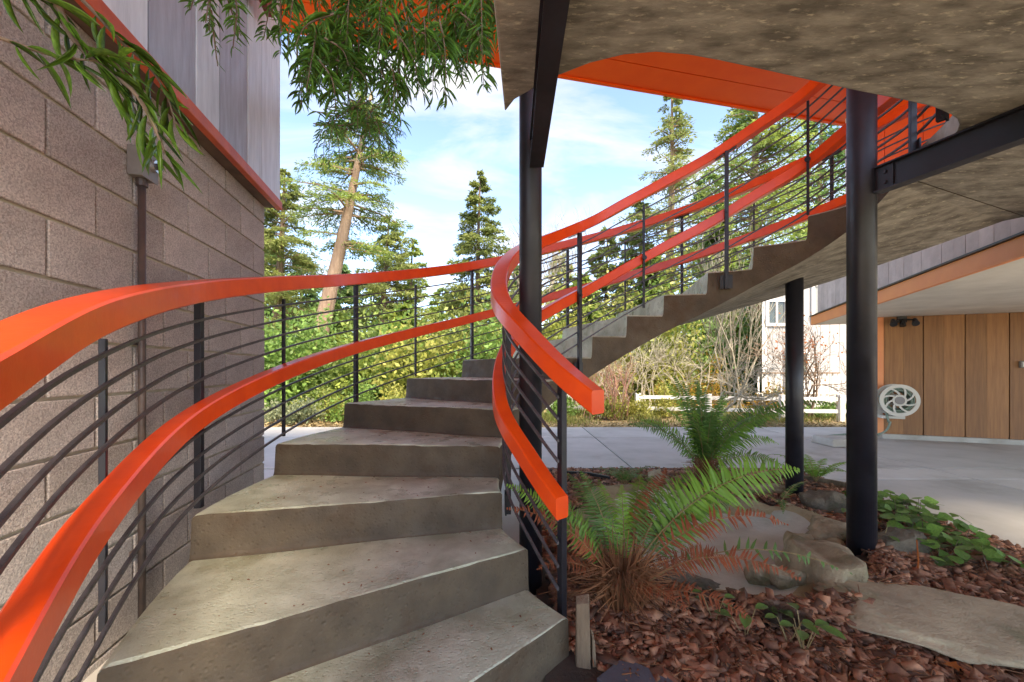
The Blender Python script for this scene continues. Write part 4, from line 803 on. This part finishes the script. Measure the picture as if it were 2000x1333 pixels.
# ferns
PV = np.array([(0,-.22,0),(.10,-.5,.02),(.5,-.40,.05),(1,.05,-.10),(.5,.42,.05),(.08,.5,.02),(0,.2,0)]); PF = np.array([(0,1,5),(0,5,6),(1,2,4),(1,4,5),(2,3,4)])
def frond(parent, base, az, L, el, droop, m, width=0.20, npin=34, start=0.22, name='frond', curl=0.0, label=None, missing=0.0, roll=0.0):
    n = 26; t = np.linspace(0, 1, n); ang = el-droop*t**1.4; hx = np.cumsum(np.cos(ang))/n*L; hz = np.cumsum(np.sin(ang))/n*L; aa = az+curl*t
    C = np.stack([base[0]+np.cumsum(np.cos(ang)*np.cos(aa))/n*L, base[1]+np.cumsum(np.cos(ang)*np.sin(aa))/n*L, base[2]+hz], 1)
    u = np.linspace(start, 0.99, npin)*(n-1.001); c = cr_eval(C, u); tg = cr_eval(C, np.minimum(u+.3, n-1.001))-cr_eval(C, np.maximum(u-.3, 0)); tg /= np.linalg.norm(tg, axis=1, keepdims=True)
    sd = np.stack([-np.sin(az+curl*u/(n-1)), np.cos(az+curl*u/(n-1)), np.zeros(npin)], 1); q = (u/(n-1)-start)/(1-start)
    w = width*np.clip(np.minimum(1, 0.55+2.2*q)*(1-q**2.2)+0.06, 0.05, 1)
    up = np.cross(tg, sd); up = np.where(up[:, 2:3] < 0, -up, up)
    sd, up = sd*math.cos(roll)+up*math.sin(roll), up*math.cos(roll)-sd*math.sin(roll)
    wd = L*(0.99-start)/npin*0.72; V = []; Fc = []
    for i in range(npin):                                 # every leaflet grows out of the shared midrib
        A, B = len(V), len(V)+1; V += [c[i]-tg[i]*wd*0.22, c[i]+tg[i]*wd*0.2]
        if i: k_ = len(V); V.append(V[A]*0.5+V[pb]*0.5+up[i]*0.0015); Fc.append((pb, A, k_))
        else: k_ = len(V); V.append(c[i]-up[i]*0.002); Fc.append((A, B, k_))
        k_ = len(V); V.append(c[i]+up[i]*0.0012); Fc.append((A, B, k_)); pb = B
        for s_ in (1, -1):
            if random.random() < missing: continue
            d = sd[i]*s_+tg[i]*0.38-np.array([0,0,0.16])+RNG.normal(0,.11,3)
            m3 = frames(d[None], (up[i]+RNG.normal(0,.2,3))[None], np.array([[w[i]*random.uniform(.84,1.08), wd*s_, w[i]*random.uniform(.4,1.5)]]))[0]
            q = PV[1:6]@m3.T+c[i]; k_ = len(V); V += list(q); ids = [A, k_, k_+1, k_+2, k_+3, k_+4, B]
            Fc += [(ids[0],ids[1],ids[5]),(ids[0],ids[5],ids[6]),(ids[1],ids[2],ids[4]),(ids[1],ids[4],ids[5]),(ids[2],ids[3],ids[4])]
    o = obj(name, V, Fc, m, parent)
    if label: o['label'] = label
    MB().tube([tuple(x) for x in C[::2]], list(np.linspace(.0042,.0010,13)), 5, cap=False).build('rachis', 'rachis' if m != 'fern_r' else 'stalk', o)
    return o
def stalks(parent, base, n, H, spread):
    b = MB()
    for i in range(n):
        a = random.uniform(0, 2*PI); r0 = random.uniform(0, .09); e = random.uniform(.05, 1)*spread; h = H*random.uniform(.35,1.0)
        p0 = (base[0]+r0*math.cos(a), base[1]+r0*math.sin(a), base[2]-.02); p2 = (p0[0]+e*math.cos(a), p0[1]+e*math.sin(a), base[2]+h*(1-0.5*e/spread)); p1 = ((p0[0]+p2[0])/2-0.15*e*math.cos(a), (p0[1]+p2[1])/2-0.15*e*math.sin(a), base[2]+h*0.6)
        b.tube([p0, p1, p2], [.0042,.003,.0015], 3, cap=False)
    b.build('dead_stalks', 'stalk', parent)
F1 = (0.515, 1.93, 0.03); fern1 = empty('fern', F1, 'large sword fern with green and rusty fronds beside the bottom step', 'fern')
stalks(fern1, F1, 480, 0.38, 0.27)
D = R_
fr1 = [(4,1.22,60,66,'fern',.26,0,.95,'bright green arching frond'),(-6,.98,62,84,'fern_r',.13,.3,.8,'rusty drooping frond'),(12,.96,66,62,'fern',.23,0,.8,None),(100,.66,74,52,'fern',.13,0,.2,None),(140,.64,70,50,'fern',.12,0,-.4,None),(172,.82,64,46,'fern',.14,0,-.8,None),(178,.78,66,60,'fern_r',.11,.25,-.8,'curled rusty frond over the step'),
       (48,.74,70,40,'fern_r',.13,.1,.5,'rusty red upright frond'),(35,.84,66,56,'fern_d',.17,0,.7,None),(20,.85,58,60,'fern_d',.18,0,.9,None),(60,.76,70,62,'fern',.14,0,.3,None),(120,.66,74,30,'fern_d',.14,0,-.3,None),(-20,.85,54,80,'fern_r',.11,.35,.8,None),(-12,1.05,46,70,'fern_d',.09,.6,.9,None),(30,.78,58,70,'fern',.15,.1,.8,None),(-60,.5,56,90,'fern_r',.09,.4,.4,None),(5,.72,44,70,'fern_r',.10,.5,.8,None),(85,.60,78,48,'fern',.12,0,.2,None),(200,.55,58,70,'fern_r',.09,.4,-.6,None),(115,.72,72,56,'fern_d',.13,0,0,None),
       (16,.66,40,60,'fern_r',.10,.5,.8,None),(-35,.62,40,70,'fern_r',.10,.5,.6,None),(60,.78,66,60,'fern_d',.15,0,.5,None),(155,.6,74,40,'fern_d',.12,.1,-.6,None)]
for az, L, el, dr, m, w, ms, ro_, lb in fr1: frond(fern1, (F1[0]+random.uniform(-.04,.04), F1[1]+random.uniform(-.04,.04), F1[2]), D(az), L, D(el), D(dr), m, w*0.72, 40, 0.32, missing=ms, label=lb, curl=random.uniform(-.15,.15), roll=ro_)
F2 = (1.98, 4.22, 0.06); fern2 = empty('fern', F2, 'upright sword fern in front of the driveway behind the basin', 'fern')
stalks(fern2, F2, 220, 0.34, 0.16)
for i, (az, L, el, dr, m) in enumerate([(2,1.5,58,72,'fern_d'),(8,1.25,66,84,'fern'),(20,1.0,72,70,'fern_d'),(150,.95,80,28,'fern'),(120,.9,84,20,'fern_d'),(95,.85,86,12,'fern_d'),(60,.85,84,20,'fern_d'),(200,.85,74,50,'fern'),(170,.8,66,60,'fern'),(190,.95,58,60,'fern_d'),(40,.9,76,44,'fern'),(-20,.9,70,62,'fern'),(-60,.75,78,34,'fern_d'),(-100,.75,80,30,'fern_d'),(-130,.8,76,40,'fern'),(235,.8,70,50,'fern_d'),(75,.95,82,26,'fern_d'),(135,.98,82,24,'fern_d'),(-5,.85,60,90,'fern'),(-35,.7,50,85,'fern'),(260,.7,80,30,'fern_d'),(-80,.85,82,24,'fern_d'),(300,.8,72,46,'fern_d')]):
    frond(fern2, F2, D(az), L*1.1, D(el), D(dr), m, 0.145, 38, 0.16, curl=random.uniform(-.2,.2), roll=0.75*math.cos(D(az)))
F3 = (2.97, 4.02, 0.04); fern3 = empty('fern', F3, 'small bright fern by the driveway between the two columns', 'fern')
for az in range(0, 360, 30): frond(fern3, F3, D(az+random.uniform(-10,10)), random.uniform(.32,.5), D(62), D(75), 'fern', 0.075, 24, 0.15)
F4 = (1.05, 3.85, 0.05); fern4 = empty('fern', F4, 'small fern behind the black edging strip', 'fern')
for az in range(0, 360, 40): frond(fern4, F4, D(az+random.uniform(-10,10)), random.uniform(.3,.45), D(60), D(80), 'fern_d', 0.07, 22, 0.15)
F5 = (2.02, 3.10, 0.13); fern5 = empty('fern', F5, 'thin straggling fern leaning over the right rim of the basin', 'fern')
frond(fern5, F5, D(190), .5, D(40), D(80), 'fern_d', 0.06, 26, 0.1); frond(fern5, F5, D(20), .35, D(50), D(60), 'fern_d', 0.05, 22, 0.1); frond(fern5, F5, D(240), .38, D(35), D(70), 'fern_d', 0.05, 22, 0.1)
# ivy leaves
iv = np.array([(0,0,0),(.12,-.34,.02),(.42,-.48,.0),(.62,-.30,.03),(1.0,0,-.04),(.62,.30,.03),(.42,.48,.0),(.12,.34,.02),(.45,0,.0)]); ivf = [(8,i,i+1) for i in range(7)]+[(8,7,0)]
ivm = mesh('ivy_leaf', iv, ivf); ivm.materials.append(M['ivy'])
ivy = empty('ivy_patch', (2.85, 2.75, 0), 'patch of glossy green ivy between the mulch and the driveway', 'ivy')
b = MB()
for i in range(210):
    u = random.random(); c = np.array([2.62+0.42*(1-u)+random.gauss(0,.13), 3.45-1.15*u+random.gauss(0,.08)]); c[0] = min(c[0], 3.22)
    z = 0.05+random.random()*0.11; d = np.array([[random.gauss(0,1), random.gauss(0,1)-.3, random.uniform(-.25,.15)]]); L = random.uniform(.055,.10)
    m3 = frames(d, np.array([[random.gauss(0,.35), -.35+random.gauss(0,.35), 1.0]]), np.array([[L, L, L]]))[0]
    o = obj('leaf', ivm, None, None, None); o.matrix_world = Matrix(((*m3[0], c[0]), (*m3[1], c[1]), (*m3[2], z), (0,0,0,1))); o.parent = ivy; o.matrix_parent_inverse = Matrix.Translation(-Vector(ivy.location))
    if i % 2 == 0: b.tube([(c[0], c[1], z), (c[0]+random.gauss(0,.04), c[1]+random.gauss(0,.04), 0.01)], .002, 3, cap=False)
tag(b.build('stems', 'twig_b', ivy), kind='stuff')
# seedlings, pine cones, fallen leaves, stick
SV, SF = lens(5, 0.15, 0.2)
sdm = mesh('seedling_leaf', SV*np.array([1,.55,1]), SF, smooth=True); sdm.materials.append(M['leaf_g'])
def seedling(c, n, L, label):
    t = empty('seedling', (*c, .03), label, 'seedling', 'seedlings in the mulch')
    for i in range(n):
        a = 2*PI*i/n+random.uniform(-.4,.4); h = random.uniform(.05,.13); e = np.array([c[0]+.05*math.cos(a), c[1]+.05*math.sin(a), .04+h])
        MB().tube([(*c, .02), tuple(e)], .0018, 4, cap=False).build('stalk', 'rachis', t)
        m3 = frames(np.array([[math.cos(a), math.sin(a), random.uniform(-.2,.2)]]), np.array([[0,-.2,1.]]), np.array([[L*random.uniform(.7,1.1)]*3]))[0]
        o = obj('leaf', sdm, None, None, None); o.matrix_world = Matrix(((*m3[0], e[0]), (*m3[1], e[1]), (*m3[2], e[2]), (0,0,0,1))); o.parent = t; o.matrix_parent_inverse = Matrix.Translation(-Vector(t.location))
for px, py, n_, L, lab in ((1570,1275,6,.085,'broad-leaved seedling nearest the flagstone'),(1455,1245,3,.09,'seedling with two long leaves below the dark rock'),(1395,1215,4,.06,'spindly yellowish seedling beside the fern'),(1720,1075,4,.06,'thin seedling at the foot of the thick column'),(1655,1010,3,.07,'seedling between the dark rocks'),(1540,1255,4,.07,'seedling left of the broad-leaved one')):
    seedling(gr(px, py, .03)[:2], n_, L, lab)
def cone(c, r, label):
    t = empty('pine_cone', tuple(c), label, 'pine cone'); locs=[]; d=[]; s=[]
    for i in range(70):
        h = i/70; a = i*2.4; rr_ = r*math.sin(PI*(0.12+0.8*h)); locs.append((c[0]+rr_*.45*math.cos(a), c[1]+rr_*.45*math.sin(a), c[2]+(h-.4)*r*1.3)); d.append((math.cos(a), math.sin(a), .1+.9*h)); s.append(rr_*.75+.003)
    s = np.array(s); v, f = inst(LEAF_Q[0]*np.array([1,1.3,1]), LEAF_Q[1], frames(np.array(d), np.tile([[0,0,1.]], (70,1)), np.stack([s, s, s], 1)), np.array(locs)); obj('scales', v, f, 'cone', t)
    MB().tube([(c[0],c[1],c[2]-r*.5),(c[0],c[1],c[2]+r*.6)], [r*.35,r*.12], 8).build('core', 'cone', t)
cone(gr(1520,1205,.09)+np.array([0,0,.0]), .06, 'large brown pine cone in front of the craggy rock'); cone(gr(1562,1215,.075), .042, 'smaller dark pine cone beside the large one')
def fallen(px, py, L, m, label, z=.06):
    c = gr(px, py, z); a = random.uniform(0, 6); star = [(0,0,.006)]+[((.5+.5*(k % 2 == 0))*math.cos(PI*k/5), (.42+.5*(k % 2 == 0))*math.sin(PI*k/5), .05*(k % 3)) for k in range(10)]
    q = np.array(star)*L*.5; ca, sa = math.cos(a), math.sin(a); q[:, :2] = q[:, :2]@np.array([[ca,sa],[-sa,ca]]); o = obj('fallen_leaf', q, [(0,1+k,1+(k+1)%10) for k in range(10)], m); o.location = c; tag(o, label, 'leaf', 'fallen leaves on the mulch')
for px, py, L, m, lab in ((1612,1005,.12,'leaf_o','orange maple leaf against the blocky dark rock'),(1632,1022,.11,'leaf_o','orange maple leaf between the rock and the thick column'),(1585,1000,.09,'leaf_o','small orange leaf under the blocky rock'),(1790,1050,.05,'leaf_o','tiny orange leaf on the upright stick'),(1550,1172,.07,'leaf_y','pale yellow leaf above the pine cones'),(1862,1300,.07,'leaf_o','rusty leaf at the edge of the flagstone'),(1905,1170,.04,'leaf_y','small yellow leaf on the right mulch')): fallen(px, py, L, m, lab)
g = gr(1792,1128,.03); tag(MB().tube([tuple(g), tuple(g+np.array([.005,.0,.09])), tuple(g+np.array([-.004,0,.20]))], [.005,.004,.003], 6).build('stick', 'leaf_o'), 'thin orange stick standing in the mulch before the dark rock', 'stick')

# fine shreds in the mulch and specks of debris on the treads
p = on_bed(4500, 0.2, 3.2, 0.95, 3.2); n = len(p); s = RNG.uniform(.012,.045,n); d = unit(n); d[:, 2] *= 0.3
v, f = inst(cb, cf, frames(d, np.array([[0,0,1.]])+RNG.normal(0,.3,(n,3)), np.stack([s, np.full(n,.004), np.full(n,.003)], 1)), np.stack([p[:,0], p[:,1], bed_h(p[:,0], p[:,1])+RNG.uniform(.015,.04,n)], 1))
tag(obj('mulch_shreds', v, f, 'stalk'), 'brown shredded fibres mixed through the bark mulch', 'mulch', kind='stuff')
n = 260; t = RNG.uniform(1.1, 7.9, n); u = RNG.uniform(.04,.96,n); a_ = cr_eval(IN, t); b_ = cr_eval(OUT, t); q = a_*(1-u)[:, None]+b_*u[:, None]
fr_ = t-np.floor(t); ok = (fr_ > .06) & (fr_ < .93); q, t = q[ok], t[ok]; n = len(q); s = RNG.uniform(.004,.014,n); d = unit(n); d[:, 2] *= .05
v, f = inst(cb, cf, frames(d, np.tile([[0,0,1.]], (n,1)), np.stack([s, s*RNG.uniform(.2,.6,n), np.full(n,.002)], 1)), np.stack([q[:,0], q[:,1], STEP*np.floor(t)+.002], 1))
tag(obj('step_debris', v, f, 'stalk'), 'scattered specks of leaf debris on the concrete treads', 'leaf litter', kind='stuff')
